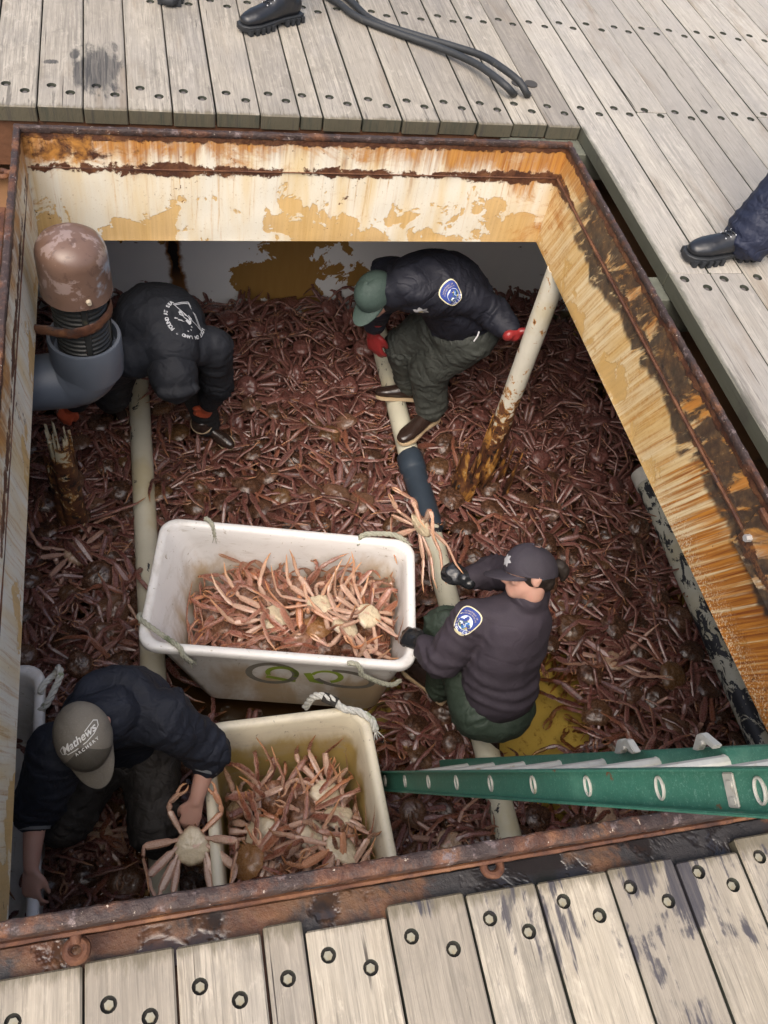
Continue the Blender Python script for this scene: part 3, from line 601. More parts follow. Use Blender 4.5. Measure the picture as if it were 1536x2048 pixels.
def crab_body(rs):
    n, rr = 28, 7; vs, fs, belly = [], [], []
    ph = rs.uniform(0, 10)
    def pt(rho, a, top):
        s, c = math.sin(a), math.cos(a)
        x = 0.061 * c * (1 - 0.20 * max(s, 0) + 0.02 * s); y = 0.060 * s + (0.010 * max(s, 0) ** 6)
        k = 1 + 0.030 * math.sin(9 * a + ph) + 0.018 * math.sin(17 * a)
        x *= rho * k; y *= rho * k
        q = max(0.0, 1 - rho ** 2.4)
        if top:
            z = 0.027 * q ** 0.62
            b = mnoise.noise(Vector((x * 70 + ph, y * 70, 1))) * 0.0070 + mnoise.noise(Vector((x * 150, y * 150 + ph, 3))) * 0.0034
            z += b * q ** 0.4 - 0.004 * math.exp(-((abs(x) - 0.022) / 0.008) ** 2) * q
        else:
            z = -0.019 * q ** 0.5 - 0.003 * math.exp(-(x / 0.013) ** 2) * (1 if y < 0.015 else 0)
            z += 0.0030 * (math.sin(y * 300) > 0.55) * q * (abs(x) < 0.018); z += 0.0034 * math.cos(10 * a) * max(0, min(1, (rho - .45) / .3)) * q ** .3 + 0.003 * mnoise.noise(Vector((x * 60 + ph, y * 60, 8)))
        return (x, y, z)
    vs.append(pt(0, 0, True)); belly.append(0)
    for i in range(1, rr + 1):
        for k in range(n): vs.append(pt(i / rr, 2 * math.pi * k / n, True)); belly.append(0)
    for k in range(n): fs.append((0, 1 + k, 1 + (k + 1) % n))
    for i in range(1, rr):
        a = 1 + (i - 1) * n; b = a + n
        for k in range(n): fs.append((a + k, b + k, b + (k + 1) % n, a + (k + 1) % n))
    last = 1 + (rr - 1) * n; prev = last
    for i in range(rr - 1, 0, -1):
        st = len(vs)
        for k in range(n): vs.append(pt(i / rr, 2 * math.pi * k / n, False)); belly.append(1)
        for k in range(n): fs.append((prev + k, st + k, st + (k + 1) % n, prev + (k + 1) % n))
        prev = st
    st = len(vs); vs.append(pt(0, 0, False)); belly.append(1)
    for k in range(n): fs.append((prev + k, st, prev + (k + 1) % n))
    tips = [0.3 if not be else 0.30 + 0.24 * max(0.0, math.cos(10 * math.atan2(p[1] / 0.060, p[0] / 0.061) )) ** 2 * (1 if math.hypot(p[0], p[1]) > 0.030 else 0) + 0.22 * (abs(p[0]) < 0.016 and math.sin(p[1] * 300) > 0.4) for p, be in zip(vs, belly)]
    # eye stalks and mouth plates
    for s in (-1, 1):
        st = len(vs); c = Vector((s * 0.010, 0.066, 0.004))
        for dz in (0, 1):
            for k in range(6): vs.append(tuple(c + Vector((0.0032 * math.cos(k), 0.0032 * math.sin(k) + dz * 0.004, dz * 0.008)))); belly.append(0); tips.append(0.99 * dz)
        for k in range(6): fs.append((st + k, st + (k + 1) % 6, st + 6 + (k + 1) % 6, st + 6 + k))
        fs.append(tuple(st + 6 + k for k in range(6)))
    return vs, fs, tips, belly

def chain(pts, rad, side, tips, n=6):
    """flattened limb through joint points; rad (wide, thin)"""
    P = [np.array(p, float) for p in pts]; vs, fs, tp, be = [], [], [], []
    m = len(P); side = np.array(side, float)
    for i in range(m):
        t = P[min(i + 1, m - 1)] - P[max(i - 1, 0)]; t /= np.linalg.norm(t) + 1e-9
        u = side - t * side.dot(t); u /= np.linalg.norm(u) + 1e-9; w = np.cross(t, u)
        if w[2] < 0: w = -w
        for k in range(n):
            a = 2 * math.pi * k / n
            vs.append(tuple(P[i] + u * rad[i][0] * math.cos(a) + w * rad[i][1] * math.sin(a))); tp.append(tips[i]); be.append(1.0 if math.sin(a) < -0.3 else (0.48 if abs(math.cos(a)) > 0.9 else 0.0))
    for i in range(m - 1):
        for k in range(n): fs.append((i * n + k, i * n + (k + 1) % n, (i + 1) * n + (k + 1) % n, (i + 1) * n + k))
    fs.append(tuple(range(n))[::-1]); fs.append(tuple((m - 1) * n + k for k in range(n)))
    return vs, fs, tp, be
def polar(yaw, el): return np.array([math.cos(yaw) * math.cos(el), math.sin(yaw) * math.cos(el), math.sin(el)])
def crab_leg(s, k, rs, curl):
    base = np.array([s * (0.047 - 0.003 * abs(k - 1.2)), 0.026 - 0.021 * k, -0.006])
    yaw = [0.62, 0.20, -0.25, -0.75][k] + rs.uniform(-0.22, 0.22); el = rs.uniform(-0.40, 0.30)
    L = [0.092, 0.106, 0.104, 0.080][k] * rs.uniform(0.93, 1.07); W = [0.0135, 0.0150, 0.0144, 0.0112][k]
    def d(y, e): v = polar(y, e); return np.array([s * v[0], v[1], v[2]])
    d1 = d(yaw, el); sg = 1 if rs.random() < 0.45 else -1
    y2 = yaw + sg * rs.uniform(0.3, 1.0) * curl; e2 = el - rs.uniform(0.5, 1.2) * min(1.3, curl)
    d2 = d(y2, e2); d3 = d(y2 + sg * rs.uniform(0.1, 0.5) * curl, e2 - rs.uniform(0.1, 0.6) * curl); d4 = d(y2 + sg * rs.uniform(0.3, 0.8) * curl, e2 - rs.uniform(0.0, 0.5))
    a = base + d1 * 0.020; b = a + d1 * L; c = b + d2 * 0.036; e = c + d3 * 0.062; f = e + d4 * 0.052
    pts = [base, a, a + d1 * 0.012, a + d1 * L * 0.55, a + d1 * L * 0.90, b, b + (c - b) * 0.35, b + (c - b) * 0.85, c + d3 * 0.004, c + d3 * 0.030, e, e + d4 * 0.012, f - d4 * 0.010, f]
    rad = [(0.007, 0.006), (0.007, 0.0055), (W * 0.86, 0.0062), (W, 0.0070), (W * 0.88, 0.0062), (0.0062, 0.0048), (0.0105, 0.0066), (0.0100, 0.0062), (0.0068, 0.0048), (0.0098, 0.0056), (0.0064, 0.0046), (0.0048, 0.0035), (0.0022, 0.002), (0.0006, 0.0006)]
    tips = [0.1, 0.3, 0.2, 0.25, 0.35, 0.62, 0.45, 0.5, 0.65, 0.55, 0.7, 0.78, 0.94, 1.0]
    side = np.cross(d1, np.array([0, 0, 1.0])) + np.array([0, 0, rs.uniform(-0.5, 0.5)])
    return chain(pts, rad, side, tips)
def merge(parts):
    V, F, T, B = [], [], [], []
    for v, f, t, b in parts:
        o = len(V); V += v; F += [tuple(i + o for i in q) for q in f]; T += t; B += b
    return V, F, T, B
def crab_claw(s, rs, big=1.0):
    base = np.array([s * 0.034, 0.046, -0.004]); yaw = 1.0 + rs.uniform(-0.35, 0.25); el = rs.uniform(-0.1, 0.35)
    def d(y, e): v = polar(y, e); return np.array([s * v[0], v[1], v[2]])
    d1 = d(yaw, el); d2 = d(yaw + rs.uniform(0.35, 1.0), el - rs.uniform(0.1, 0.4)); d3 = d(yaw + rs.uniform(0.7, 1.5), el - rs.uniform(0.2, 0.5))
    a = base + d1 * 0.015; b = a + d1 * 0.060 * big; c = b + d2 * 0.028; e = c + d3 * 0.044 * big
    arm = chain([base, a, a + d1 * 0.02, b - d1 * 0.008, b, c - d2 * 0.014, c, c + d3 * 0.012, c + d3 * 0.03, e], [(0.007, 0.006), (0.007, 0.006), (0.0098, 0.0075), (0.0105, 0.008), (0.0065, 0.0055), (0.0105, 0.008), (0.0065, 0.0055), (0.0125, 0.0085), (0.0135, 0.009), (0.009, 0.007)],
                np.cross(d1, [0, 0, 1.0]), [0.1, 0.2, 0.3, 0.4, 0.6, 0.45, 0.6, 0.45, 0.55, 0.7])
    up = np.cross(d3, np.array([0, 0, 1.0])); up /= np.linalg.norm(up) + 1e-9
    fing = []
    for sg in (-1, 1):
        p0 = e + up * sg * 0.006 - d3 * 0.006; p1 = e + d3 * 0.018 + up * sg * 0.0115; p2 = e + d3 * 0.040 + up * sg * 0.0035
        fing.append(chain([p0, p1, (p1 + p2) / 2 + up * sg * 0.002, p2], [(0.0058, 0.005), (0.0046, 0.0042), (0.0032, 0.003), (0.0006, 0.0006)], up, [0.6, 0.75, 0.85, 0.96]))
    return merge([arm] + fing)
def crab_mesh(name, data, mat):
    v, f, t, b = data; me = bpy.data.meshes.new(name); me.from_pydata(v, [], f); me.update()
    for nm, arr in (('tip', t), ('belly', b)):
        a = me.attributes.new(nm, 'FLOAT', 'POINT'); a.data.foreach_set('value', arr)
    me.polygons.foreach_set('use_smooth', [True] * len(me.polygons)); me.materials.append(mat); sharp(me, 28 if name != 'carapace' else 60); return me
PROTO = []
def crab_leg_held(s, k, rs):
    return crab_leg(s, k, rs, 0.35)
for q in range(10):
    rs = random.Random(100 + q); curl = (0.5, 0.7, 1.0, 0.6, 1.3, 0.9, 0.4, 0.8, 1.7, 0.55)[q]
    PROTO.append(dict(body=crab_body(rs), legs=[crab_leg(s, k, rs, curl) for s in (-1, 1) for k in range(4)], claws=[crab_claw(s, rs, rs.uniform(0.9, 1.2)) for s in (-1, 1)]))
SETS = {}
def crab_set(kind, q):
    if (kind, q) not in SETS:
        mb, ml = {'brown': (M_CRAB, M_CLEG), 'fresh': (M_CRABF, M_CLEGF), 'pale': (M_CPALE, M_CPALE)}[kind]; p = PROTO[q]
        SETS[kind, q] = (crab_mesh('carapace', p['body'], mb), [crab_mesh('leg', l, ml) for l in p['legs']], [crab_mesh('claw', c, ml) for c in p['claws']])
    return SETS[kind, q]
NCRAB = [0]
def crab(kind, q, loc, rot, scale, label, group, conform=None):
    body, legs, claws = crab_set(kind, q)
    r = bpy.data.objects.new('crab', None); r.empty_display_size = 0.03; COL.objects.link(r)
    r.location = loc; r.rotation_euler = rot; r.scale = (scale,) * 3; tag(r, label, 'crab', group); NCRAB[0] += 1
    for nm, ms in (('carapace', [body]), ('leg', legs), ('claw', claws)):
        for me in ms:
            if conform is not None:      # legs bend against the wall they would push through
                if nm == 'carapace': Mw = Matrix.Translation(loc) @ Euler(rot).to_matrix().to_4x4() @ Matrix.Scale(scale, 4); Mi = Mw.inverted()
                me = me.copy()
                for v in me.vertices: v.co = Mi @ conform(Mw @ v.co)
            o = bpy.data.objects.new(nm, me); COL.objects.link(o); o.parent = r
    return r
def surf(x, y):
    z = FZ + 0.05 * mnoise.noise(Vector((x * 1.3, y * 1.3, 5))) + 0.03 * mnoise.noise(Vector((x * 3.1, y * 3.1, 9)))
    if y > 4.2: z += 0.16 * (y - 4.2)
    if x < -0.35: z += 0.0
    k = math.exp(-(((x - 1.72) / 0.32) ** 2 + ((y - 1.62) / 0.42) ** 2)); z -= 0.20 * k            # the open pool by the kneeling officer
    k2 = math.exp(-(((x + 0.16) / 0.42) ** 2 + ((y - 0.90) / 0.50) ** 2)); z -= 0.155 * k2           # flooded corner beside the capped man
    return z
def pool(x, y): return ((x - 1.71) / 0.20) ** 2 + ((y - 1.62) / 0.30) ** 2
TOTE1 = [(-0.03, 2.55), (1.13, 2.32), (1.00, 1.62), (-0.20, 1.87)]
def inpoly(x, y, P):
    c = False; n = len(P)
    for i in range(n):
        (x0, y0), (x1, y1) = P[i], P[(i + 1) % n]
        if (y0 > y) != (y1 > y) and x < (x1 - x0) * (y - y0) / (y1 - y0) + x0: c = not c
    return c
def blocked(x, y):
    if inpoly(x, y, [(0.0, 2.58), (1.20, 2.36), (1.03, 1.42), (-0.15, 1.66)]): return True
    if abs(x + 0.135) < 0.055 or (abs(x - 1.405) < 0.055): return rc.random() < 0.8
    if 0.05 < x < 0.80 and y < 1.62: return True
    if x < -0.62 and y < 2.0: return True
    return False
def seen(x, y, z):
    c = np.array([0, 0, CAMH]); p = np.array([x, y, z])
    for zz in (0.0, ZB):
        t = (zz - CAMH) / (z - CAMH); q = c + (p - c) * t
        if not (HX0 - .03 < q[0] < HX1 + .05 and HY0 - .02 < q[1] < HY1 + .06): return False
    u, v = proj(p); return -60 < u < 1600
ZONES = [
 (lambda x, y: y > 4.05 and x < 0.75, 'reddish brown snow crab heaped against the flaking bulkhead behind the hooded man'),
 (lambda x, y: y > 4.05, 'dark brown snow crab heaped under the bulkhead behind the officer on the pipe'),
 (lambda x, y: x < -0.2 and y > 2.5, 'brown snow crab between the left cream pipe and the broken post stub'),
 (lambda x, y: x < -0.2, 'brown snow crab in the strip between the left coaming and the left cream pipe'),
 (lambda x, y: x < 0.10 and y < 1.95, 'wet dark snow crab in the flooded corner around the knees of the capped man'),
 (lambda x, y: x < 0.75 and y > 2.9, 'snow crab in the heap between the hooded man and the long white tote'),
 (lambda x, y: x < 1.36 and y > 2.3, 'snow crab in the heap left of the middle pipe and behind the long white tote'),
 (lambda x, y: x < 1.36, 'snow crab in the gap between the two white totes and the crouching officer'),
 (lambda x, y: y > 2.6 and x < 1.9, 'dark snow crab between the middle pipe and the rusted stanchion'),
 (lambda x, y: y > 2.6, 'dark snow crab in the shade right of the rusted stanchion'),
 (lambda x, y: pool(x, y) < 2.6, 'snow crab at the edge of the yellowish pool behind the crouching officer'),
 (lambda x, y: y > 1.75, 'snow crab in the open heap right of the crouching officer and her cap'),
 (lambda x, y: True, 'snow crab in the heap between the pool and the green ladder')]
def zone_label(x, y):
    for f, l in ZONES:
        if f(x, y): return l
def zone_up(x, y):
    if y > 2.9: return 'upturned pale bellied crab in the heap ' + ('left' if x < 1.38 else 'right') + ' of the middle pipe near the bulkhead'
    if y > 2.3: return 'upturned crab showing its pale belly ' + ('beside the long white tote' if x < 1.38 else 'near the foot of the rusted stanchion')
    return 'upturned crab showing its pale belly ' + ('between the totes and the capped man' if x < 1.0 else 'in the heap between pool and ladder')
rc = random.Random(31)
cand = []
tries = 0
while tries < 60000:
    tries += 1
    x, y = rc.uniform(-1.0, 2.75), rc.uniform(0.55, BW - 0.06)
    if blocked(x, y) or pool(x, y) < 2.3: continue
    if not seen(x, y, FZ): continue
    dmin = 0.146
    if any((x - a) ** 2 + (y - b) ** 2 < dmin * dmin for a, b in cand): continue
    cand.append((x, y))
cand.sort(key=lambda p: p[0] ** 2 + p[1] ** 2 + 16)
HEAP_MAX = 228
extra = cand[HEAP_MAX:]; cand = cand[:HEAP_MAX]
for i, (x, y) in enumerate(cand):
    fl = rc.random() < 0.045 and not (0.4 < x < 1.3 and y > 2.3); q = rc.randrange(10)
    rot = (rc.gauss(0, 0.24) + (math.pi if fl else 0), rc.gauss(0, 0.24), rc.uniform(0, 6.283))
    lab = zone_label(x, y); lab = zone_up(x, y) if fl else lab
    crab('brown', q, (x, y, surf(x, y) + rc.uniform(-0.012, 0.065)), rot, rc.choice((rc.uniform(0.95, 1.15), rc.uniform(1.15, 1.38))), lab, 'snow crabs heaped on the hold floor' if not fl else 'upturned snow crabs in the heap')
# everything below and beyond them: one mass
def scatter_mass(name, spots, label):
    V, F, T, B = [], [], [], []; nv = 0
    for (x, y, z, rot, sc, q) in spots:
        p = PROTO[q]; M = np.array((Matrix.Translation((x, y, z)) @ rot.to_matrix().to_4x4() @ Matrix.Scale(sc, 4)))
        for part in [p['body']] + p['legs'] + p['claws']:
            a = np.array(part[0]); a = a @ M[:3, :3].T + M[:3, 3]; V.append(a); F += [tuple(i + nv for i in f) for f in part[1]]; T += part[2]; B += part[3]; nv += len(a)
    V = np.concatenate(V); me = bpy.data.meshes.new(name); me.from_pydata(V.tolist(), [], F)
    for nm, arr in (('tip', T), ('belly', B)): a = me.attributes.new(nm, 'FLOAT', 'POINT'); a.data.foreach_set('value', arr)
    me.update(); o = link(name, me, M_CLEG); return tag(o, label, 'crabs', kind='stuff')
from mathutils import Euler
spots = []
for x, y in extra: spots.append((x, y, surf(x, y) + rc.uniform(-.01, .05), Euler((rc.gauss(0, .3), rc.gauss(0, .3), rc.uniform(0, 6.28))), rc.uniform(1.02, 1.22), rc.randrange(10)))
def spread(n, x0, x1, y0, y1, dmin, test):
    out = []; t = 0
    while len(out) < n and t < n * 40:
        t += 1; x, y = rc.uniform(x0, x1), rc.uniform(y0, y1)
        if test(x, y) and all((x - a) ** 2 + (y - b) ** 2 > dmin * dmin for a, b in out): out.append((x, y))
    return out
for x, y in spread(620, -1.1, 2.85, 0.3, BW - .05, 0.092, lambda x, y: pool(x, y) > 3.6 and not inpoly(x, y, [(-0.05, 2.6), (1.15, 2.38), (1.0, 1.50), (-0.2, 1.74)]) and not (0.1 < x < 0.75 and y < 1.5)):
    spots.append((x, y, surf(x, y) - rc.uniform(0.025, 0.080), Euler((rc.gauss(0, .35), rc.gauss(0, .35), rc.uniform(0, 6.28))), rc.uniform(1.0, 1.2), rc.randrange(10)))
for x, y in spread(120, -1.8, 3.6, -0.7, BW - .05, 0.15, lambda x, y: x < -1.0 or x > 2.7 or y < 0.55):
    spots.append((x, y, FZ + rc.uniform(-0.03, 0.03), Euler((rc.gauss(0, .3), rc.gauss(0, .3), rc.uniform(0, 6.28))), rc.uniform(1.0, 1.2), rc.randrange(10)))
scatter_mass('crab_mass', spots, 'lower layers of the brown snow crab heap covering the hold floor')
# ------------------------------------------------------------------ pipes, vent, stanchion
def m_pipe(name, base, fleck=0.5, rust=0.0, zr=(-1.6, -2.0)):
    g = G(name); v = g.co(); x, y, z = g.sep(v)
    c = g.mix(g.noise(v, 9, 4), tuple(k * 0.8 for k in base), base); c = g.mix(g.thr(g.noise(v, 3.0, 4), 0.5, 0.7, 0.0, 0.6), c, tuple(k * m for k, m in zip(base, (0.72, 0.62, 0.40))))
    if fleck:
        f = g.ma('ADD', g.noise(g.map(v, (16, 9, 16)), 1.0, 6, 0.7, 0.6), g.ma('MULTIPLY', g.ma('SUBTRACT', g.noise(v, 2.3, 2), 0.5), 0.5)); c = g.mix(g.thr(f, 0.715 - 0.16 * fleck, 0.725 - 0.16 * fleck), c, (0.020, 0.022, 0.027))
    rough = 0.5
    if rust:
        cr, n1, n2 = rust_rgb(g, v, 1.8); k = g.ma('ADD', g.noise(v, 17, 6, 0.65, 0.5), g.thr(z, zr[0], zr[1], -0.02, rust))
        c = g.mix(g.thr(k, 0.60, 0.64), c, g.mix(g.thr(n2, 0.35, 0.6), (0.42, 0.22, 0.06), (0.30, 0.13, 0.03))); c = g.mix(g.thr(k, 0.645, 0.69), c, cr)
        c = g.mix(g.thr(g.ma('ADD', g.noise(v, 26, 4, 0.6), g.thr(z, zr[0], zr[1], -0.3, 0.06)), 0.60, 0.66), c, (0.012, 0.010, 0.010))
    return g.out(c, rough, 0.0, g.bump(g.noise(v, 40, 4), 0.25, 0.004), 0.45)
CREAM = (0.56, 0.53, 0.42)
M_PIPE = m_pipe('cream_pipe', CREAM, 0.45); M_PIPE_MID = m_pipe('cream_pipe_flecked', (0.58, 0.56, 0.44), 0.75); M_PIPE_BLK = m_pipe('flecked_black_pipe', (0.50, 0.49, 0.40), 1.25)
M_POLE = m_pipe('rusting_pole', (0.62, 0.59, 0.49), 0.0, 0.24, (-0.9, -1.75)); M_STUB = m_pipe('rotten_post', (0.58, 0.52, 0.36), 0.5, 0.24, (-1.15, -1.6))
M_SLEEVE = m_plain('blue_grey_rubber', (0.028, 0.040, 0.056), 0.45, 0.25, 20, 0.2, dirt=(0.09, 0.09, 0.085), dscale=9, dlo=0.62, dhi=0.75)
M_PVC = m_plain('blue_grey_plastic', (0.085, 0.098, 0.118), 0.36, 0.18, 6, 0.08, dirt=(0.16, 0.12, 0.06), dscale=5, dlo=0.66, dhi=0.85, spec=0.5)
def m_dome():
    g = G('browned_plastic_cap'); v = g.co(); x, y, z = g.sep(v)
    c = g.mix(g.noise(v, 7, 5, 0.6, 0.3), (0.085, 0.048, 0.034), (0.155, 0.096, 0.070)); c = g.mix(g.thr(g.noise(v, 9, 6, 0.6, 0.4), 0.52, 0.55, 0.0, 0.8), c, (0.235, 0.175, 0.155)); c = g.mix(g.thr(g.noise(v, 26, 6, 0.7, 0.5), 0.56, 0.62, 0.0, 0.6), c, (0.07, 0.04, 0.03))
    c = g.mix(g.thr(g.ma('ADD', g.noise(v, 8, 5), g.thr(x, -0.28, -0.12, -0.3, 0.12)), 0.50, 0.60), c, (0.24, 0.26, 0.29)); c = g.mix(g.thr(g.ma('ADD', g.noise(g.map(v, (30, 30, 5)), 1.0, 4), g.thr(x, -0.40, -0.42, -0.4, 0.02)), 0.52, 0.58), c, (0.42, 0.17, 0.03))
    return g.out(c, g.thr(g.noise(v, 12, 4), 0.4, 0.7, 0.28, 0.5), 0.0, g.bump(g.noise(v, 50, 4), 0.12, 0.003), 0.5)
AX, AY = -0.284, 2.76
vent = empty('vent_pipe', (AX, AY, -0.85), 'browned domed vent cap on a ribbed pipe and blue grey elbow by the left coaming', 'vent')
bm = bmesh.new(); prof = [(0.0, -0.100), (0.045, -0.103), (0.08, -0.113), (0.105, -0.130), (0.118, -0.150), (0.1235, -0.170), (0.1255, -0.185), (0.1285, -0.335), (0.130, -0.341), (0.121, -0.342), (0.118, -0.19)]
def lathe(bm, prof, cx, cy, n=48, amp=0.0):
    rings = []
    for r, z in prof:
        rings.append([bm.verts.new((cx + r * math.cos(2 * math.pi * k / n), cy + r * math.sin(2 * math.pi * k / n), z)) for k in range(n)] if r > 1e-6 else [bm.verts.new((cx, cy, z))])
    for a, b in zip(rings[:-1], rings[1:]):
        for k in range(n):
            q = [a[k % len(a)], a[(k + 1) % len(a)], b[(k + 1) % len(b)], b[k % len(b)]]; q = list(dict.fromkeys(q))
            if len(q) > 2: bm.faces.new(q)
    bmesh.ops.recalc_face_normals(bm, faces=bm.faces[:])
lathe(bm, prof, AX, AY)
for v in bm.verts: v.co += Vector((mnoise.noise(v.co * 14), mnoise.noise(v.co * 14 + Vector((3, 3, 3))), mnoise.noise(v.co * 14 + Vector((8, 1, 2))))) * 0.0025
obj('dome_cap', bm, m_dome(), vent, True, 40)
bm = bmesh.new(); cyl(bm, (AX + 0.045, AY - 0.115, -0.305), (AX + 0.05, AY - 0.132, -0.305), 0.011, 0.008, 12); obj('screw', bm, m_plain('corroded_screw', (0.40, 0.34, 0.25), 0.6), vent)
bm = bmesh.new(); prof = []
z = -0.34
while z > -0.70: prof += [(0.096, z), (0.103, z - 0.004), (0.103, z - 0.010), (0.096, z - 0.014)]; z -= 0.0215
lathe(bm, prof, AX, AY)
for a in (-1.35, 0.3, 2.0): box(bm, (AX + 0.100 * math.cos(a) - 0.012, AY + 0.100 * math.sin(a) - 0.008, -0.70), (AX + 0.100 * math.cos(a) + 0.012, AY + 0.100 * math.sin(a) + 0.008, -0.35), 0.004)
obj('ribbed_pipe', bm, m_plain('black_ribbed_plastic', (0.022, 0.023, 0.022), 0.4, 0.4, 20, 0.1, dirt=(0.10, 0.085, 0.045), dscale=7, dlo=0.6, dhi=0.8), vent, True, 30)
bm = bmesh.new(); prof = [(0.112, -0.66), (0.124, -0.590), (0.126, -0.566), (0.138, -0.566), (0.141, -0.574), (0.141, -0.68), (0.137, -0.74)]; lathe(bm, prof, AX, AY); obj('collar', bm, M_PVC, vent, True, 40)
bm = bmesh.new(); pts = [(AX, AY, -0.62), (AX, AY, -0.675)] + [(AX - 0.12 * (1 - math.cos(t)), AY - 0.01 * t, -0.675 - 0.12 * math.sin(t)) for t in (0.3, 0.6, 0.9, 1.2, 1.5)] + [(-0.60, AY - 0.03, -0.796), (-1.4, AY - 0.06, -0.796)]
sweep(bm, pts, [0.135, 0.135, 0.134, 0.131, 0.127, 0.121, 0.116, 0.110, 0.110], side=(0, 1, 0), n=36, sub=3, round_caps=False); obj('elbow', bm, M_PVC, vent)
bm = bmesh.new(); pts = [(HX0 + 0.004, AY - 0.07, -0.470)] + [(AX + 0.114 * math.cos(t), AY + 0.114 * math.sin(t), -0.455 + 0.03 * (math.cos(t))) for t in np.linspace(-2.2, 0.9, 14)]
sweep(bm, pts, [(0.024, 0.006)] * len(pts), side=(0, 0, 1), n=10, sub=4)
for v in bm.verts: v.co += Vector((mnoise.noise(v.co * 45), mnoise.noise(v.co * 45 + Vector((3, 3, 3))), mnoise.noise(v.co * 45 + Vector((8, 1, 2))))) * 0.004
obj('strap', bm, m_rust('flaky_strap_rust', 0.06), vent)

def tube_pipe(name, a, b, r, mat, label, cap=True, wob=0.004, parent=None):
    bm = bmesh.new(); n = 40; pts = [Vector(a).lerp(Vector(b), i / n) for i in range(n + 1)]
    pts = [p + Vector((mnoise.noise(p * 0.8) * wob, 0, mnoise.noise(p * 0.9 + Vector((4, 0, 0))) * wob)) for p in pts]
    sweep(bm, pts, [r] * len(pts), n=28, sub=1, round_caps=cap); o = obj(name, bm, mat, parent)
    return tag(o, label, 'pipe') if label else o
tube_pipe('drain_pipe', (-0.14, 4.05, -2.02), (-0.13, 0.2, -2.06), 0.060, M_PIPE, 'long cream pipe with black flecks lying left of the totes')
mid = empty('drain_pipe', (1.39, 3.1, -2.05), 'cream pipe with a blue grey sleeve, under the boots of the bending officer', 'pipe')
tube_pipe('far_length', (1.41, 4.45, -1.98), (1.40, 3.20, -2.02), 0.062, M_PIPE_MID, None, parent=mid)
tube_pipe('near_length', (1.41, 2.90, -2.02), (1.37, 0.2, -2.05), 0.060, M_PIPE_MID, None, parent=mid)
bm = bmesh.new(); sweep(bm, [(1.400, 3.27, -2.02), (1.402, 3.255, -2.02), (1.403, 3.15, -2.02), (1.404, 3.12, -2.02), (1.408, 2.94, -2.015), (1.41, 2.73, -2.015), (1.41, 2.72, -2.015)], [0.066, 0.078, 0.080, 0.072, 0.071, 0.070, 0.064], n=28, sub=2, round_caps=False); obj('rubber_sleeve', bm, M_SLEEVE, mid)
rp = empty('drain_pipe', (2.84, 2.0, -2.05), 'black flecked pipe with a pale end under the right coaming', 'pipe')
tube_pipe('length', (2.86, 2.96, -2.02), (2.80, 0.2, -2.04), 0.075, M_PIPE_BLK, None, parent=rp)
bm = bmesh.new(); sweep(bm, [(2.861, 3.02, -2.02), (2.86, 2.92, -2.02)], [0.083, 0.083], n=28, sub=1, round_caps=False); obj('end_collar', bm, m_plain('pale_pvc', (0.55, 0.53, 0.47), 0.5), rp)

def ragged_tube(bm, cx, cy, r, z0, z1, top_j, bot_j, a0=0.0, a1=2 * math.pi, seed=0, flare=0.0, th=0.005, lean=(0, 0)):
    n, m = 40, 46; vs = {}
    for layer, rr in ((0, 0.0), (1, -th)):
        for i in range(n + 1):
            a = a0 + (a1 - a0) * i / n
            zt = z1 - top_j * abs(mnoise.noise(Vector((math.cos(a) * 2.5 + seed, math.sin(a) * 2.5, 7)))) * 1.6; zb = z0 + bot_j * abs(mnoise.noise(Vector((math.cos(a) * 3 + seed, math.sin(a) * 3, 2)))) * 1.8
            for j in range(m + 1):
                z = zb + (zt - zb) * j / m; q = Vector((math.cos(a), math.sin(a), z * 4 + seed)); k = flare * max(0, (z0 + 0.45 - z) / 0.45) ** 1.5
                R = r + rr + (mnoise.noise(q * 3) * 0.010 + mnoise.noise(q * 8) * 0.005) * (0.1 + 4 * k) + k * 0.05 * mnoise.noise(q * 1.7)
                vs[layer, i, j] = bm.verts.new((cx + R * math.cos(a) + lean[0] * (z - z0), cy + R * math.sin(a) + lean[1] * (z - z0), z))
    for i in range(n):
        for j in range(m):
            hole = flare and j < m * 0.5 and mnoise.noise(Vector((i * 0.22 + seed, j * 0.10, 3))) > 0.30
            if hole: continue
            bm.faces.new((vs[0, i, j], vs[0, i + 1, j], vs[0, i + 1, j + 1], vs[0, i, j + 1])); bm.faces.new((vs[1, i, j], vs[1, i, j + 1], vs[1, i + 1, j + 1], vs[1, i + 1, j]))
        for j in (0, m):
            q = (vs[0, i, j], vs[0, i + 1, j], vs[1, i + 1, j], vs[1, i, j])
            try: bm.faces.new(q)
            except ValueError: pass
SX, SY = 1.80, 3.055
st = empty('stanchion', (SX, SY, -2.15), 'cream steel stanchion rusted through at its jagged foot, gripped by the bending officer', 'post')
bm = bmesh.new(); ragged_tube(bm, SX, SY, 0.052, -1.90, -0.494, 0.0, 0.30, seed=3, flare=0.0); obj('post', bm, M_POLE, st, True, 50)
def m_flake():
    g = G('wet_flaking_rust'); v = g.co(); c, n1, n2 = rust_rgb(g, v, 1.6); k = g.noise(g.map(v, (14, 14, 6)), 1.0, 6, 0.7, 0.6)
    c = g.mix(g.thr(k, 0.50, 0.60), c, (0.42, 0.20, 0.045)); c = g.mix(g.thr(k, 0.60, 0.68), c, (0.55, 0.42, 0.22)); c = g.mix(g.thr(k, 0.44, 0.38), c, (0.012, 0.009, 0.008))
    return g.out(c, 0.4, 0.0, g.bump(g.ma('ADD', n1, k), 0.9, 0.008), 0.5)
M_FLAKE = m_flake()
bm = bmesh.new(); ragged_tube(bm, SX + 0.004, SY + 0.01, 0.062, -2.22, -1.50, 0.42, 0.03, seed=11, flare=1.0); obj('rusted_foot', bm, M_FLAKE, st, True, 50)
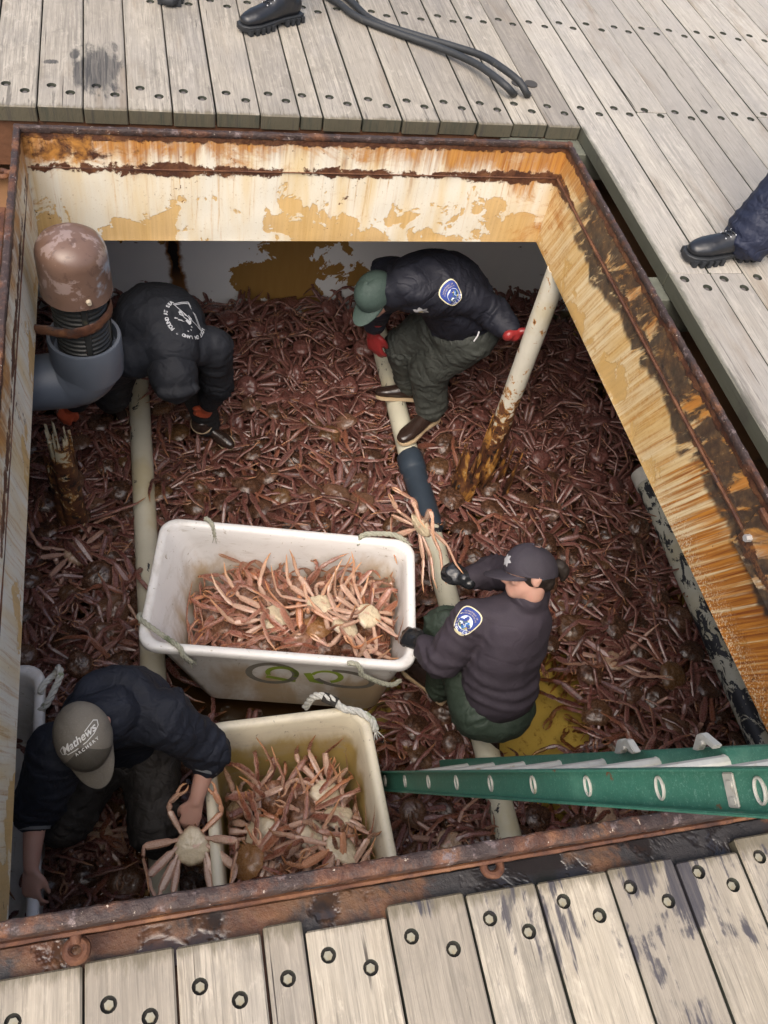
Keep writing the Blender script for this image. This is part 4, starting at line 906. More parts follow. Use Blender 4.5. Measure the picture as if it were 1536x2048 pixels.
bm = bmesh.new(); ragged_tube(bm, SX - 0.10, SY - 0.06, 0.095, -2.22, -1.58, 0.62, 0.02, 1.6, 4.8, seed=23, flare=0.8); ragged_tube(bm, SX + 0.05, SY - 0.05, 0.105, -2.22, -1.66, 0.5, 0.02, -1.2, 1.0, seed=31, flare=0.8); obj('torn_plate', bm, M_FLAKE, st, True, 50)
sb = empty('broken_post', (-0.485, 2.93, -2.2), 'rotten jagged post stub standing in the crabs below the elbow pipe', 'post')
bm = bmesh.new(); ragged_tube(bm, -0.485, 2.93, 0.057, -2.25, -1.26, 0.42, 0.0, seed=5, th=0.012); obj('post', bm, M_STUB, sb, True, 50)
bm = bmesh.new(); ragged_tube(bm, -0.53, 2.965, 0.05, -2.25, -1.50, 0.5, 0.0, 1.5, 4.5, seed=15, th=0.012); obj('split_side', bm, M_STUB, sb, True, 50)

# ------------------------------------------------------------------ totes
def m_tote(name, stain, amt, base=(0.72, 0.71, 0.69)):
    g = G(name); v = g.co(); x, y, z = g.sep(v)
    c = g.mix(g.noise(v, 6, 4), tuple(k * 0.9 for k in base), base)
    s = g.ma('ADD', g.noise(g.map(v, (5, 5, 2)), 1.0, 5, 0.6, 0.4), g.thr(z, 0.05, -0.35, -0.3, amt)); s = g.ma('MULTIPLY', s, g.thr(z, -0.012, -0.06))
    c = g.mix(g.thr(s, 0.42, 0.72), c, stain); c = g.mix(g.thr(g.noise(v, 38, 5, 0.7, 0.5), 0.62, 0.70), c, (0.30, 0.25, 0.18)); c = g.mix(g.thr(g.noise(g.map(v, (4, 4, 9)), 1.0, 7, 0.7, 0.6), 0.48, 0.72, 0.0, 0.5), c, (0.36, 0.32, 0.26))
    sc = g.noise(g.map(v, (6, 60, 60), (0.2, 0.4, 0.6)), 1.0, 3, 0.5); c = g.mix(g.thr(sc, 0.68, 0.72, 0.0, 0.5), c, (0.42, 0.38, 0.32))
    return g.out(c, 0.42, 0.0, g.bump(g.noise(v, 30, 4), 0.12, 0.003), 0.45)
def rrect(L, W, r, n=7):
    out = []
    for cx, cy, a0 in ((L / 2 - r, W / 2 - r, 0), (-L / 2 + r, W / 2 - r, 90), (-L / 2 + r, -W / 2 + r, 180), (L / 2 - r, -W / 2 + r, 270)):
        for k in range(n): a = math.radians(a0 + 90 * k / (n - 1)); out.append((cx + r * math.cos(a), cy + r * math.sin(a)))
    return out
def tote(cx, cy, ang, L, W, mat, label, slope=0.06, tilt=(0, 0)):
    """rim at local z 0, floor at -0.6; slope is the extra lean of the -x end"""
    r0 = empty('fish_tote', (cx, cy, -1.5), label, 'tote'); r0.rotation_euler = (tilt[0], tilt[1], ang); r0['inner'] = (L, slope)
    def loop(ins, z, rad, lean): return [(x + (lean if x < 0 else 0) * 1.0, y, z) for x, y in rrect(L - 2 * ins, W - 2 * ins, rad)]
    prof = [(0.085, -0.60, 0.08, slope), (0.075, -0.595, 0.09, slope), (0.034, -0.07, 0.075, slope * 0.12), (0.030, -0.052, 0.075, 0), (0.004, -0.050, 0.085, 0), (0.0, -0.040, 0.085, 0), (0.0, -0.012, 0.085, 0), (0.006, -0.002, 0.085, 0), (0.022, 0.0, 0.08, 0), (0.034, -0.004, 0.075, 0), (0.042, -0.018, 0.07, 0),
            (0.05, -0.08, 0.075, slope * 0.15), (0.085, -0.52, 0.09, slope), (0.10, -0.55, 0.08, slope), (0.16, -0.556, 0.06, slope)]
    bm = bmesh.new(); rings = [[bm.verts.new(p) for p in loop(*q)] for q in prof]; n = len(rings[0])
    for a, b in zip(rings[:-1], rings[1:]):
        for k in range(n): bm.faces.new((a[k], a[(k + 1) % n], b[(k + 1) % n], b[k]))
    bm.faces.new(rings[0][::-1]); bm.faces.new(rings[-1]); bmesh.ops.recalc_face_normals(bm, faces=bm.faces[:])
    me = bpy.data.meshes.new('shell'); bm.to_mesh(me); bm.free(); me.materials.append(mat); me.polygons.foreach_set('use_smooth', [True] * len(me.polygons)); sharp(me, 50)
    o = bpy.data.objects.new('shell', me); COL.objects.link(o); o.parent = r0
    return r0
M_TOTE1 = m_tote('white_tote_plastic', (0.40, 0.30, 0.19), 0.17); M_TOTE2 = m_tote('stained_tote_plastic', (0.36, 0.26, 0.085), 0.56, (0.68, 0.62, 0.47)); M_TOTE3 = m_tote('grey_white_tote_plastic', (0.4, 0.38, 0.34), 0.0)
T1A = math.atan2(-0.245, 1.17); T1C = (0.472, 2.09)
t1 = tote(*T1C, T1A, 1.20, 0.69, M_TOTE1, 'long white tote of crabs with a faded green and grey mark on its side', 0.17)
t2 = tote(0.398, 0.90, -math.pi / 2 - 0.0, 1.20, 0.69, M_TOTE2, 'white tote with yellow stained inside, full of pale upturned crabs', 0.05)
t3 = tote(-0.885, 1.24, math.pi / 2, 1.22, 0.69, M_TOTE3, 'grey white empty tote mostly hidden under the left coaming', 0.05)
# sprayed mark on the long tote: two grey rings with green strokes
def t1p(x, z): # outer -y wall of tote 1, local coordinates
    y = -(0.69 / 2 - 0.034 - (0.041) * min(1, max(0, (-0.07 - z) / 0.525))); return Vector((x, y - 0.0022, z))
def ribbon(name, pts, w, mat, parent, wfun=None):
    vs, fs = [], []; n = len(pts)
    for i, (a, b) in enumerate(pts):
        p0 = Vector(pts[max(i - 1, 0)]); p1 = Vector(pts[min(i + 1, n - 1)]); t = (p1 - p0).normalized(); nn = Vector((-t.y, t.x)); ww = w * (wfun(i / (n - 1)) if wfun else 1)
        for s in (-1, 1): q = Vector((a, b)) + nn * ww * s / 2; vs.append(t1p(q.x, q.y))
    for i in range(n - 1): fs.append((2 * i, 2 * i + 1, 2 * i + 3, 2 * i + 2))
    me = bpy.data.meshes.new(name); me.from_pydata(vs, [], fs); me.update(); me.materials.append(mat); o = bpy.data.objects.new(name, me); COL.objects.link(o); o.parent = parent; return o
M_MGREY = m_plain('faded_grey_spray', (0.16, 0.15, 0.125), 0.6, 0.3, 30, 0); M_MGREEN = m_plain('faded_green_spray', (0.22, 0.30, 0.035), 0.6, 0.4, 25, 0)
def circ(cx, cz, rx, rz, a0, a1, n=28, rot=0.0):
    out = []
    for i in range(n):
        a = a0 + (a1 - a0) * i / (n - 1); x, z = rx * math.cos(a), rz * math.sin(a); out.append((cx + x * math.cos(rot) - z * math.sin(rot), cz + x * math.sin(rot) + z * math.cos(rot)))
    return out
ribbon('grey_mark', circ(-0.02, -0.235, 0.105, 0.105, 0.0, 6.283, rot=-0.2), 0.030, M_MGREY, t1); ribbon('grey_mark', circ(0.305, -0.24, 0.135, 0.085, -2.6, 2.2, rot=-0.25), 0.030, M_MGREY, t1)
ribbon('green_mark', circ(0.025, -0.225, 0.065, 0.065, -0.6, 3.6), 0.024, M_MGREEN, t1, lambda t: 0.7 + 0.5 * math.sin(3 * t)); ribbon('green_mark', [(-0.045, -0.275), (0.0, -0.285), (0.05, -0.30), (0.09, -0.30)], 0.028, M_MGREEN, t1)
ribbon('green_mark', circ(0.225, -0.225, 0.065, 0.060, -1.2, 3.0), 0.026, M_MGREEN, t1, lambda t: 1.1 - 0.4 * t); ribbon('green_mark', [(0.135, -0.20), (0.15, -0.24), (0.165, -0.285), (0.22, -0.30)], 0.034, M_MGREEN, t1)
M_ROPE = m_plain('grey_green_rope', (0.34, 0.34, 0.27), 0.85, 0.35, 90, 0.6, 0.003, dirt=(0.12, 0.14, 0.08), dscale=14)
M_ROPEW = m_plain('pale_rope', (0.52, 0.52, 0.48), 0.85, 0.3, 90, 0.6, 0.003, dirt=(0.22, 0.25, 0.15), dscale=20)
def rope(pts, r, label, mat=M_ROPE, parent=None, fray=True):
    op, _ = resample(pts, [1] * len(pts), 14); op = [Vector(p) for p in op]; bm = bmesh.new()
    L = 0.0; acc = [0.0]
    for a, b in zip(op[:-1], op[1:]): L += (b - a).length; acc.append(L)
    for s in range(3):
        q = []
        for i, p in enumerate(op):
            t = (op[min(i + 1, len(op) - 1)] - op[max(i - 1, 0)]).normalized(); u = t.orthogonal().normalized(); u = (Vector((0, 0, 1)) - t * t.z); u = u.normalized() if u.length > 0.05 else t.orthogonal().normalized(); w = t.cross(u)
            a = acc[i] / (r * 7) * 2 * math.pi + s * 2.094; q.append(p + (u * math.cos(a) + w * math.sin(a)) * r * 0.52)
        sweep(bm, q, [r * 0.60] * len(q), n=7, sub=1)
    if fray:
        e = op[-1]; t = (op[-1] - op[-3]).normalized()
        for k in range(7): sweep(bm, [e, e + (t + Vector((R_.uniform(-.8, .8), R_.uniform(-.8, .8), R_.uniform(-.8, .3)))) * r * 2.4], [r * 0.22, r * 0.1], n=4, sub=1, round_caps=False)
    o = obj('rope', bm, mat, parent)
    return tag(o, label, 'rope') if label else o
def tp(t, x, y, z): return parent_world(t) @ Vector((x, y, z))
rope([tp(t1, 0.30, -0.345, 0.006), tp(t1, 0.335, -0.352, 0.012), tp(t1, 0.36, -0.362, -0.03), tp(t1, 0.37, -0.358, -0.07), tp(t1, 0.45, -0.345, -0.15), tp(t1, 0.52, -0.33, -0.20), tp(t1, 0.56, -0.30, -0.21)], 0.011, 'grey rope handle hanging down the near right side of the long tote', fray=False)
rope([tp(t1, -0.608, -0.17, -0.03), tp(t1, -0.60, -0.215, 0.010), tp(t1, -0.50, -0.285, 0.016), tp(t1, -0.42, -0.335, 0.014), tp(t1, -0.40, -0.358, -0.02), tp(t1, -0.37, -0.355, -0.075)], 0.011, 'grey rope handle crossing the near left corner of the long tote')
rope([tp(t1, -0.40, 0.36, -0.03), tp(t1, -0.395, 0.352, 0.006), tp(t1, -0.37, 0.325, 0.012), tp(t1, -0.355, 0.308, -0.02), tp(t1, -0.35, 0.302, -0.06)], 0.010, 'short knotted rope over the far left rim of the long tote')
rope([tp(t1, 0.33, 0.31, -0.03), tp(t1, 0.345, 0.335, 0.010), tp(t1, 0.42, 0.352, 0.012), tp(t1, 0.50, 0.36, 0.002), tp(t1, 0.55, 0.335, 0.0)], 0.012, 'green tinged rope lying along the far right rim of the long tote')
k2 = rope([tp(t2, -0.66, 0.10, -0.10), tp(t2, -0.65, 0.13, 0.02), tp(t2, -0.615, 0.19, 0.045), tp(t2, -0.58, 0.235, 0.02), tp(t2, -0.56, 0.30, 0.012), tp(t2, -0.52, 0.345, 0.012), tp(t2, -0.49, 0.36, -0.02)], 0.015, 'pale knotted rope with black tape at the corner of the yellow stained tote', M_ROPEW)
bm = bmesh.new(); sweep(bm, [tp(t2, -0.635, 0.16, 0.037), tp(t2, -0.60, 0.212, 0.036)], [0.0215, 0.0215], n=14, sub=1, round_caps=False); obj('tape_wrap', bm, M_DARKHOLE, k2)
rope([tp(t3, 0.47, -0.33, 0.008), tp(t3, 0.50, -0.345, 0.015), tp(t3, 0.55, -0.385, 0.0), tp(t3, 0.56, -0.40, 0.03), tp(t3, 0.52, -0.41, 0.04), tp(t3, 0.47, -0.385, 0.02), tp(t3, 0.42, -0.36, 0.012), tp(t3, 0.40, -0.33, -0.01)], 0.013, 'frayed grey rope looped over the rim of the empty left tote', M_ROPEW)
# crabs in the totes
rt = random.Random(77)
def tote_crabs(t, n, kinds, xr, yr, zfun, label, up_label, group, dmin=0.105, flips=0.15):
    placed = []; tries = 0
    while len(placed) < n and tries < 4000:
        tries += 1; x, y = rt.uniform(*xr), rt.uniform(*yr)
        if all((x - a) ** 2 + (y - b) ** 2 > dmin ** 2 for a, b in placed): placed.append((x, y))
    W_ = parent_world(t); Wi = W_.inverted(); L_, S_ = t['inner']
    def conform(p):
        q = Wi @ p; d = max(0.0, min(1.0, -q.z / 0.52)); lx1 = L_ / 2 - 0.060 - 0.040 * d; lx0 = -L_ / 2 + 0.060 + (0.040 + S_) * d; ly = 0.345 - 0.060 - 0.040 * d; up = 0.0
        if q.x > lx1: up += q.x - lx1; q.x = lx1 - 0.1 * (q.x - lx1)
        if q.x < lx0: up += lx0 - q.x; q.x = lx0 + 0.1 * (lx0 - q.x)
        if abs(q.y) > ly: e = abs(q.y) - ly; up += e; q.y = math.copysign(ly - 0.1 * e, q.y)
        q.z = max(q.z, -0.535) + 0.55 * up; return W_ @ q
    for x, y in placed:
        fl = rt.random() < flips; z = zfun(x, y) + rt.uniform(-0.02, 0.04); p = tp(t, x, y, z)
        crab(rt.choice(kinds) if not fl else 'fresh', rt.randrange(10), p, (rt.gauss(0, .33) + (math.pi if fl else 0), rt.gauss(0, .33), rt.uniform(0, 6.28)), rt.uniform(1.04, 1.24), up_label if fl else label, group if not fl else group + ', belly up', conform)
L1, U1, L2, U2 = 'orange brown crab piled in the long white tote', 'pale upturned crab lying on the orange pile in the long white tote', 'orange crab lying back up in the yellow stained tote', 'pale belly up crab in the yellow stained tote'
tote_crabs(t1, 26, ['fresh'], (-0.36, 0.49), (-0.25, 0.20), lambda x, y: -0.20 - 0.60 * max(0, y) ** 1.3 - 0.45 * abs(x - 0.12) ** 1.6, L1, U1, 'crabs in the long tote', 0.112, 0.10)
tote_crabs(t1, 20, ['fresh'], (-0.32, 0.48), (-0.24, 0.18), lambda x, y: -0.34, L1, U1, 'crabs in the long tote', 0.11, 0.0)
tote_crabs(t1, 3, ['fresh'], (0.10, 0.40), (-0.12, 0.05), lambda x, y: -0.135, L1, U1, 'crabs in the long tote', 0.13, 1.0)
tote_crabs(t2, 20, ['fresh'], (-0.34, 0.25), (-0.22, 0.21), lambda x, y: -0.17 - 0.45 * max(0, -0.12 - x), L2, U2, 'crabs in the stained tote', 0.108, 0.6)
tote_crabs(t2, 12, ['fresh'], (-0.36, 0.3), (-0.21, 0.20), lambda x, y: -0.30, L2, U2, 'crabs in the stained tote', 0.13, 0.3)

# ------------------------------------------------------------------ ladder
def m_green():
    g = G('green_fibreglass'); v = g.co(); c = g.mix(g.noise(v, 30, 5, 0.7), (0.026, 0.115, 0.078), (0.050, 0.185, 0.130)); f = g.noise(v, 140, 4, 0.7, 1.5); c = g.mix(g.thr(f, 0.54, 0.66, 0.0, 0.6), c, (0.16, 0.32, 0.25))
    c = g.mix(g.thr(g.noise(v, 5, 4), 0.55, 0.75, 0.0, 0.5), c, (0.10, 0.26, 0.18)); c = g.mix(g.thr(g.noise(v, 13, 6, 0.68), 0.66, 0.70), c, (0.16, 0.06, 0.025)); return g.out(c, 0.5, 0.0, g.bump(f, 0.12, 0.002), 0.45)
M_GREEN = m_green(); M_ALU = m_plain('weathered_aluminium', (0.44, 0.43, 0.385), 0.5, 0.2, 60, 0.2, 0.002, spec=0.5, metal=0.25, dirt=(0.30, 0.26, 0.18), dscale=18, dlo=0.58, dhi=0.72)
LU = Vector((0.0468, -0.3619, 0.9311)).normalized(); LW = Vector((1, 0, 0)); LW = (LW - LU * LU.dot(LW)).normalized(); LN = LU.cross(LW).normalized()
if LN.y < 0: LN = -LN       # LN points away from the camera side, up the slope
L0 = at(812, 1562, -1.4285) - LU * 0.70
lad = empty('extension_ladder', L0, 'green fibreglass extension ladder rising from the crabs over the near coaming', 'ladder')
LEN, GAP, RWD = 3.5, 0.375, 0.078
def lp(t, w, n): return L0 + LU * t + LW * w + LN * n
def lbar(bm, t0, t1, w0, w1, n0, n1, bev=0.002, mat=0):
    vs = [bm.verts.new(lp(t, w, n)) for t in (t0, t1) for w in (w0, w1) for n in (n0, n1)]; fs = [bm.faces.new([vs[i] for i in q]) for q in ((0, 1, 3, 2), (4, 6, 7, 5), (0, 4, 5, 1), (2, 3, 7, 6), (0, 2, 6, 4), (1, 5, 7, 3))]
    if bev: bmesh.ops.bevel(bm, geom=list(set(e for f in fs for e in f.edges)), offset=bev, segments=2, affect='EDGES')
for s, w in ((-1, 0.0), (1, GAP)):
    bm = bmesh.new(); h = RWD / 2; lbar(bm, 0, LEN, w - 0.0025, w + 0.0025, -h, h); lbar(bm, 0, LEN, *sorted((w + s * 0.003, w + s * 0.028)), h - 0.005, h + 0.001); lbar(bm, 0, LEN, *sorted((w + s * 0.003, w + s * 0.028)), -h - 0.001, -h + 0.005)
    bmesh.ops.recalc_face_normals(bm, faces=bm.faces[:]); obj('rail', bm, M_GREEN, lad, True, 30)
def oval(bm, t, w, sgn):
    n, k = 24, 8; rings = []
    for i in range(n):
        a = 2 * math.pi * i / n; ca, sa = math.cos(a), math.sin(a); ring = []
        for j in range(k):
            b = 2 * math.pi * j / k; ra, rb = 0.0125 + 0.0028 * math.cos(b), 0.0215 + 0.0028 * math.cos(b); ring.append(bm.verts.new(lp(t + ra * ca, w + sgn * (0.004 + 0.004 * math.sin(b)), rb * sa)))
        rings.append(ring)
    for i in range(n):
        for j in range(k): bm.faces.new((rings[i][j], rings[(i + 1) % n][j], rings[(i + 1) % n][(j + 1) % k], rings[i][(j + 1) % k]))
for i in range(-1, 10):
    t = 0.70 + i * 0.306; bm = bmesh.new()
    n = 20; ra = []
    for w in (-0.004, GAP + 0.004):
        ra.append([bm.verts.new(lp(t + 0.0165 * math.cos(2 * math.pi * k / n) * (1 + 0.04 * (k % 2)), w, 0.0215 * math.sin(2 * math.pi * k / n) * (1 + 0.04 * (k % 2)))) for k in range(n)])
    for k in range(n): bm.faces.new((ra[0][k], ra[0][(k + 1) % n], ra[1][(k + 1) % n], ra[1][k]))
    rg = obj('rung', bm, M_ALU, lad, True, 20); bm = bmesh.new(); oval(bm, t, 0.0, -1); bmesh.ops.recalc_face_normals(bm, faces=bm.faces[:]); obj('rung_collar', bm, M_ALU, rg); bm = bmesh.new(); oval(bm, t, GAP - 0.004, -1); bmesh.ops.recalc_face_normals(bm, faces=bm.faces[:]); obj('rung_collar', bm, M_ALU, rg)
def lock(t, w, flip):
    bm = bmesh.new(); P = [(0, 0.04), (0.03, 0.075), (0.05, 0.078), (0.10, 0.046), (0.085, 0.038), (0.05, 0.06), (0.02, 0.036)]
    for ww in (w, w + 0.006): pass
    a = [bm.verts.new(lp(t + p[0] * flip, w, p[1])) for p in P]; b = [bm.verts.new(lp(t + p[0] * flip, w + 0.022, p[1])) for p in P]; n = len(P); bm.faces.new(a); bm.faces.new(b[::-1])
    for k in range(n): bm.faces.new((a[k], b[k], b[(k + 1) % n], a[(k + 1) % n]))
    bmesh.ops.recalc_face_normals(bm, faces=bm.faces[:]); bmesh.ops.bevel(bm, geom=bm.edges[:], offset=0.002, segments=2, affect='EDGES'); cyl(bm, lp(t + 0.05 * flip, w - 0.006, 0.055), lp(t + 0.05 * flip, w + 0.03, 0.055), 0.006, n=10); obj('rung_lock', bm, M_ALU, lad)
lock(0.70 + 0.306 * 3.4, GAP - 0.03, 1); lock(0.70 + 0.306 * 3.9, GAP - 0.05, -1); lock(0.70 + 0.306 * 4.7, GAP - 0.03, 1)
bm = bmesh.new(); lbar(bm, 0.70 + 0.306 * 6.70, 0.70 + 0.306 * 6.80, -0.007, -0.003, -0.030, 0.030)
for nn in (-0.018, 0.010): cyl(bm, lp(0.70 + 0.306 * 6.76, -0.010, nn), lp(0.70 + 0.306 * 6.76, -0.002, nn), 0.007, n=12)
obj('guide_bracket', bm, M_ALU, lad)

# ------------------------------------------------------------------ hoses on the far planks
M_HOSE = m_plain('scuffed_black_hose', (0.026, 0.028, 0.030), 0.55, 0.4, 30, 0.4, 0.003, dirt=(0.13, 0.12, 0.10), dscale=11, dlo=0.58, dhi=0.75)
def hose(pp, r, label):
    pts = [at(px, py, ZFAR + zz) for px, py, zz in pp]; bm = bmesh.new(); sweep(bm, pts, [r] * len(pts), n=14, sub=8); o = obj('hydraulic_hose', bm, M_HOSE); tag(o, label, 'hose', 'hoses on the far planks'); e = pts[-1]
    bm = bmesh.new(); cyl(bm, (e.x, e.y, ZFAR - 0.01), (e.x, e.y, ZFAR + 0.004), r * 1.9, n=24); obj('deck_grommet', bm, m_plain('dark_grommet', (0.05, 0.045, 0.04), 0.7), o)
hose([(500, -90, .02), (655, -8, .02), (715, 34, .02), (800, 68, .022), (880, 96, .03), (945, 124, .045), (985, 150, .06), (1012, 172, .055), (1026, 187, .02), (1030, 188, -.05)], 0.0165, 'lower of two scuffed black hoses curving into a hole in the far planks')
hose([(560, -110, .02), (690, -8, .02), (745, 40, .022), (830, 70, .028), (905, 92, .04), (965, 112, .055), (1010, 140, .07), (1040, 165, .06), (1054, 188, .02), (1056, 189, -.05)], 0.0165, 'upper of two scuffed black hoses curving into a hole in the far planks')
# ------------------------------------------------------------------ people
def m_cloth(name, col, rough=0.85, fold=0.5, fs=16, sheen=0.15, dirt=None, weave=220):
    sheen = 0.0; g = G(name); v = g.co(); n = g.noise(v, fs, 4, 0.55, 0.6); w = g.noise(v, weave, 2, 0.6); b = g.noise(v, 4, 3)
    c = g.mix(g.thr(b, 0.35, 0.7), tuple(k * 0.82 for k in col), tuple(k * 1.18 for k in col)); c = g.mix(g.thr(w, 0.5, 0.75, 0.0, 0.3), c, tuple(min(1, k * 1.6 + 0.01) for k in col))
    if dirt is not None: c = g.mix(g.thr(g.noise(v, 7, 6, 0.65, 0.4), 0.60, 0.75, 0.0, 0.7), c, dirt)
    wr = g.ma('ABSOLUTE', g.ma('SUBTRACT', g.noise(v, fs * 0.8, 2, 0.45, 0.9), 0.5)); wr2 = g.thr(wr, 0.0, 0.10)
    h = g.bump(g.ma('ADD', n, g.ma('MULTIPLY', wr2, 0.22)), min(1.0, fold * 1.2), 0.013); return g.out(c, rough * 0.85, 0.0, g.bump(w, 0.2, 0.002, h), 0.4)
def m_skin(name, col):
    g = G(name); v = g.co(); c = g.mix(g.noise(v, 18, 4), tuple(k * m for k, m in zip(col, (0.92, 0.80, 0.78))), col); c = g.mix(g.thr(g.noise(v, 40, 3), 0.55, 0.75, 0.0, 0.35), c, (0.50, 0.22, 0.18))
    g.b.inputs['Subsurface Weight'].default_value = 0.08; g.b.inputs['Subsurface Radius'].default_value = (0.01, 0.004, 0.002)
    return g.out(c, 0.5, 0.0, g.bump(g.noise(v, 120, 3), 0.15, 0.002), 0.4)
def m_glove(name, col, rough=0.3): return m_plain(name, col, rough, 0.2, 25, 0.5, 0.006, spec=0.5)
M_SKIN = m_skin('skin_light', (0.47, 0.285, 0.22)); M_HAIR = m_plain('dark_hair', (0.020, 0.014, 0.011), 0.55, 0.5, 120, 0.6, 0.003)
M_FLEECE = m_cloth('plum_navy_fleece', (0.034, 0.0265, 0.036), 0.92, 0.35, 9, 0.12); M_NAVY = m_cloth('navy_jacket_cloth', (0.0075, 0.0085, 0.0155), 0.8, 0.6, 11, 0.08); M_HOODIE = m_cloth('black_hoodie_cloth', (0.0052, 0.0066, 0.0105), 0.9, 0.6, 10, 0.0, dirt=(0.016, 0.016, 0.018)); M_MJACK = m_cloth('dark_navy_sweatshirt', (0.008, 0.0105, 0.019), 0.9, 0.7, 13, 0.08)
M_OLIVE = m_cloth('grey_olive_trousers', (0.040, 0.044, 0.038), 0.8, 0.7, 12, 0.1); M_GREENT = m_cloth('green_uniform_trousers', (0.026, 0.040, 0.028), 0.75, 0.5, 12, 0.05); M_BROWNT = m_cloth('charcoal_brown_trousers', (0.024, 0.0205, 0.018), 0.8, 0.8, 14, 0.08, dirt=(0.045, 0.037, 0.03)); M_BLACKT = m_cloth('black_trousers', (0.012, 0.012, 0.013), 0.85, 0.6); M_NAVYT = m_cloth('navy_trousers', (0.010, 0.014, 0.034), 0.75, 0.7, 14, 0.05)
M_BOOT = m_plain('brown_rubber_boot', (0.030, 0.018, 0.014), 0.25, 0.3, 16, 0.15, 0.003, spec=0.55); M_SOLE = m_plain('cream_boot_sole', (0.50, 0.38, 0.24), 0.6, 0.2, 30, 0.2); M_LEATHER = m_plain('black_boot_leather', (0.014, 0.015, 0.018), 0.32, 0.3, 40, 0.25, 0.002, spec=0.5); M_TREAD = m_plain('black_tread', (0.022, 0.024, 0.027), 0.6, 0.3, 30, 0.3)
M_REDG = m_glove('red_rubber_glove', (0.24, 0.024, 0.024), 0.28); M_ORG = m_glove('orange_rubber_glove', (0.52, 0.10, 0.045), 0.4); M_BLKG = m_glove('black_rubber_glove', (0.014, 0.015, 0.017), 0.22)

def V(*a): return Vector(a)
def hand(bm, w, d, n, side, s=1.0, curl=0.5, grow=0.0, spread=0.0, thumb=0.5):
    """palm, four unequal fingers and a thumb; n is the back of the hand, side points to the thumb"""
    w = Vector(w); d = Vector(d).normalized(); n = Vector(n); n = (n - d * n.dot(d)).normalized(); sd = Vector(side); sd = (sd - d * sd.dot(d) - n * sd.dot(n)).normalized()
    sweep(bm, [w - d * 0.03 * s, w + d * 0.02 * s, w + d * 0.055 * s, w + d * 0.090 * s], [(0.027 * s + grow, 0.019 * s + grow), (0.034 * s + grow, 0.017 * s + grow), (0.041 * s + grow, 0.016 * s + grow), (0.040 * s + grow, 0.012 * s + grow)], side=sd, n=14, sub=3)
    for i, (L, r) in enumerate(((0.070, 0.0085), (0.080, 0.0088), (0.074, 0.0083), (0.058, 0.0074))):
        b = w + d * (0.086 - 0.006 * abs(i - 1.2)) * s + sd * (0.030 - 0.0205 * i) * s; dirv = (d + sd * (0.10 - 0.07 * i) * (1 + spread)).normalized(); a = 0.0; pts = [b - dirv * 0.02 * s, b]
        for k, f in enumerate((0.44, 0.32, 0.24)):
            a += curl * (0.75, 1.0, 0.65)[k] * (0.92 + 0.08 * i); q = dirv * math.cos(a) - n * math.sin(a); pts.append(pts[-1] + q * L * f * s)
        sweep(bm, pts, [(r + 0.001) * s + grow, (r + 0.001) * s + grow, r * s + grow, r * 0.95 * s + grow, r * 0.8 * s + grow * 0.8], n=10, sub=4)
    b = w + d * 0.022 * s + sd * 0.026 * s; t1 = (d * 0.72 + sd * 0.62 - n * 0.30).normalized(); t2 = (d * (0.9 - 0.2 * thumb) + sd * (0.15 - 0.5 * thumb) - n * (0.2 + 0.5 * thumb)).normalized()
    sweep(bm, [b - t1 * 0.015 * s, b + t1 * 0.028 * s, b + t1 * 0.040 * s + t2 * 0.022 * s, b + t1 * 0.042 * s + t2 * 0.046 * s], [0.014 * s + grow, 0.0120 * s + grow, 0.0100 * s + grow, 0.0075 * s + grow], n=10, sub=4)
def frame(f, u):
    f = Vector(f).normalized(); u = Vector(u); u = (u - f * u.dot(f)).normalized(); r = f.cross(u); return f, u, r          # r: the person's right
def rotm(f, u, r): return Matrix((r, f, u)).transposed()
def head(bm, c, f, u, r, s=1.0):
    R = rotm(f, u, r)
    def P(x, y, z): return Vector(c) + r * x * s + f * y * s + u * z * s
    def E(x, y, z, a, b, d): ell(bm, P(x, y, z), (a * s, b * s, d * s), R, 20, 14)
    E(0, -0.008, 0.030, 0.076, 0.096, 0.088); E(0, 0.022, -0.045, 0.058, 0.068, 0.070); E(0, 0.050, -0.082, 0.034, 0.040, 0.030); E(0, 0.070, 0.020, 0.052, 0.026, 0.030)
    for sx in (-1, 1):
        E(sx * 0.036, 0.066, -0.020, 0.026, 0.024, 0.024); E(sx * 0.078, -0.012, -0.010, 0.013, 0.021, 0.034); E(sx * 0.086, -0.020, 0.002, 0.010, 0.015, 0.024); E(sx * 0.030, 0.084, 0.018, 0.022, 0.010, 0.007)
    sweep(bm, [P(0, 0.086, 0.012), P(0, 0.098, -0.012), P(0, 0.110, -0.030), P(0, 0.094, -0.040)], [0.009 * s, 0.011 * s, 0.0135 * s, 0.009 * s], n=10, sub=3)
    E(0, 0.084, -0.064, 0.024, 0.012, 0.006); E(0, 0.083, -0.074, 0.020, 0.012, 0.007)
    return P
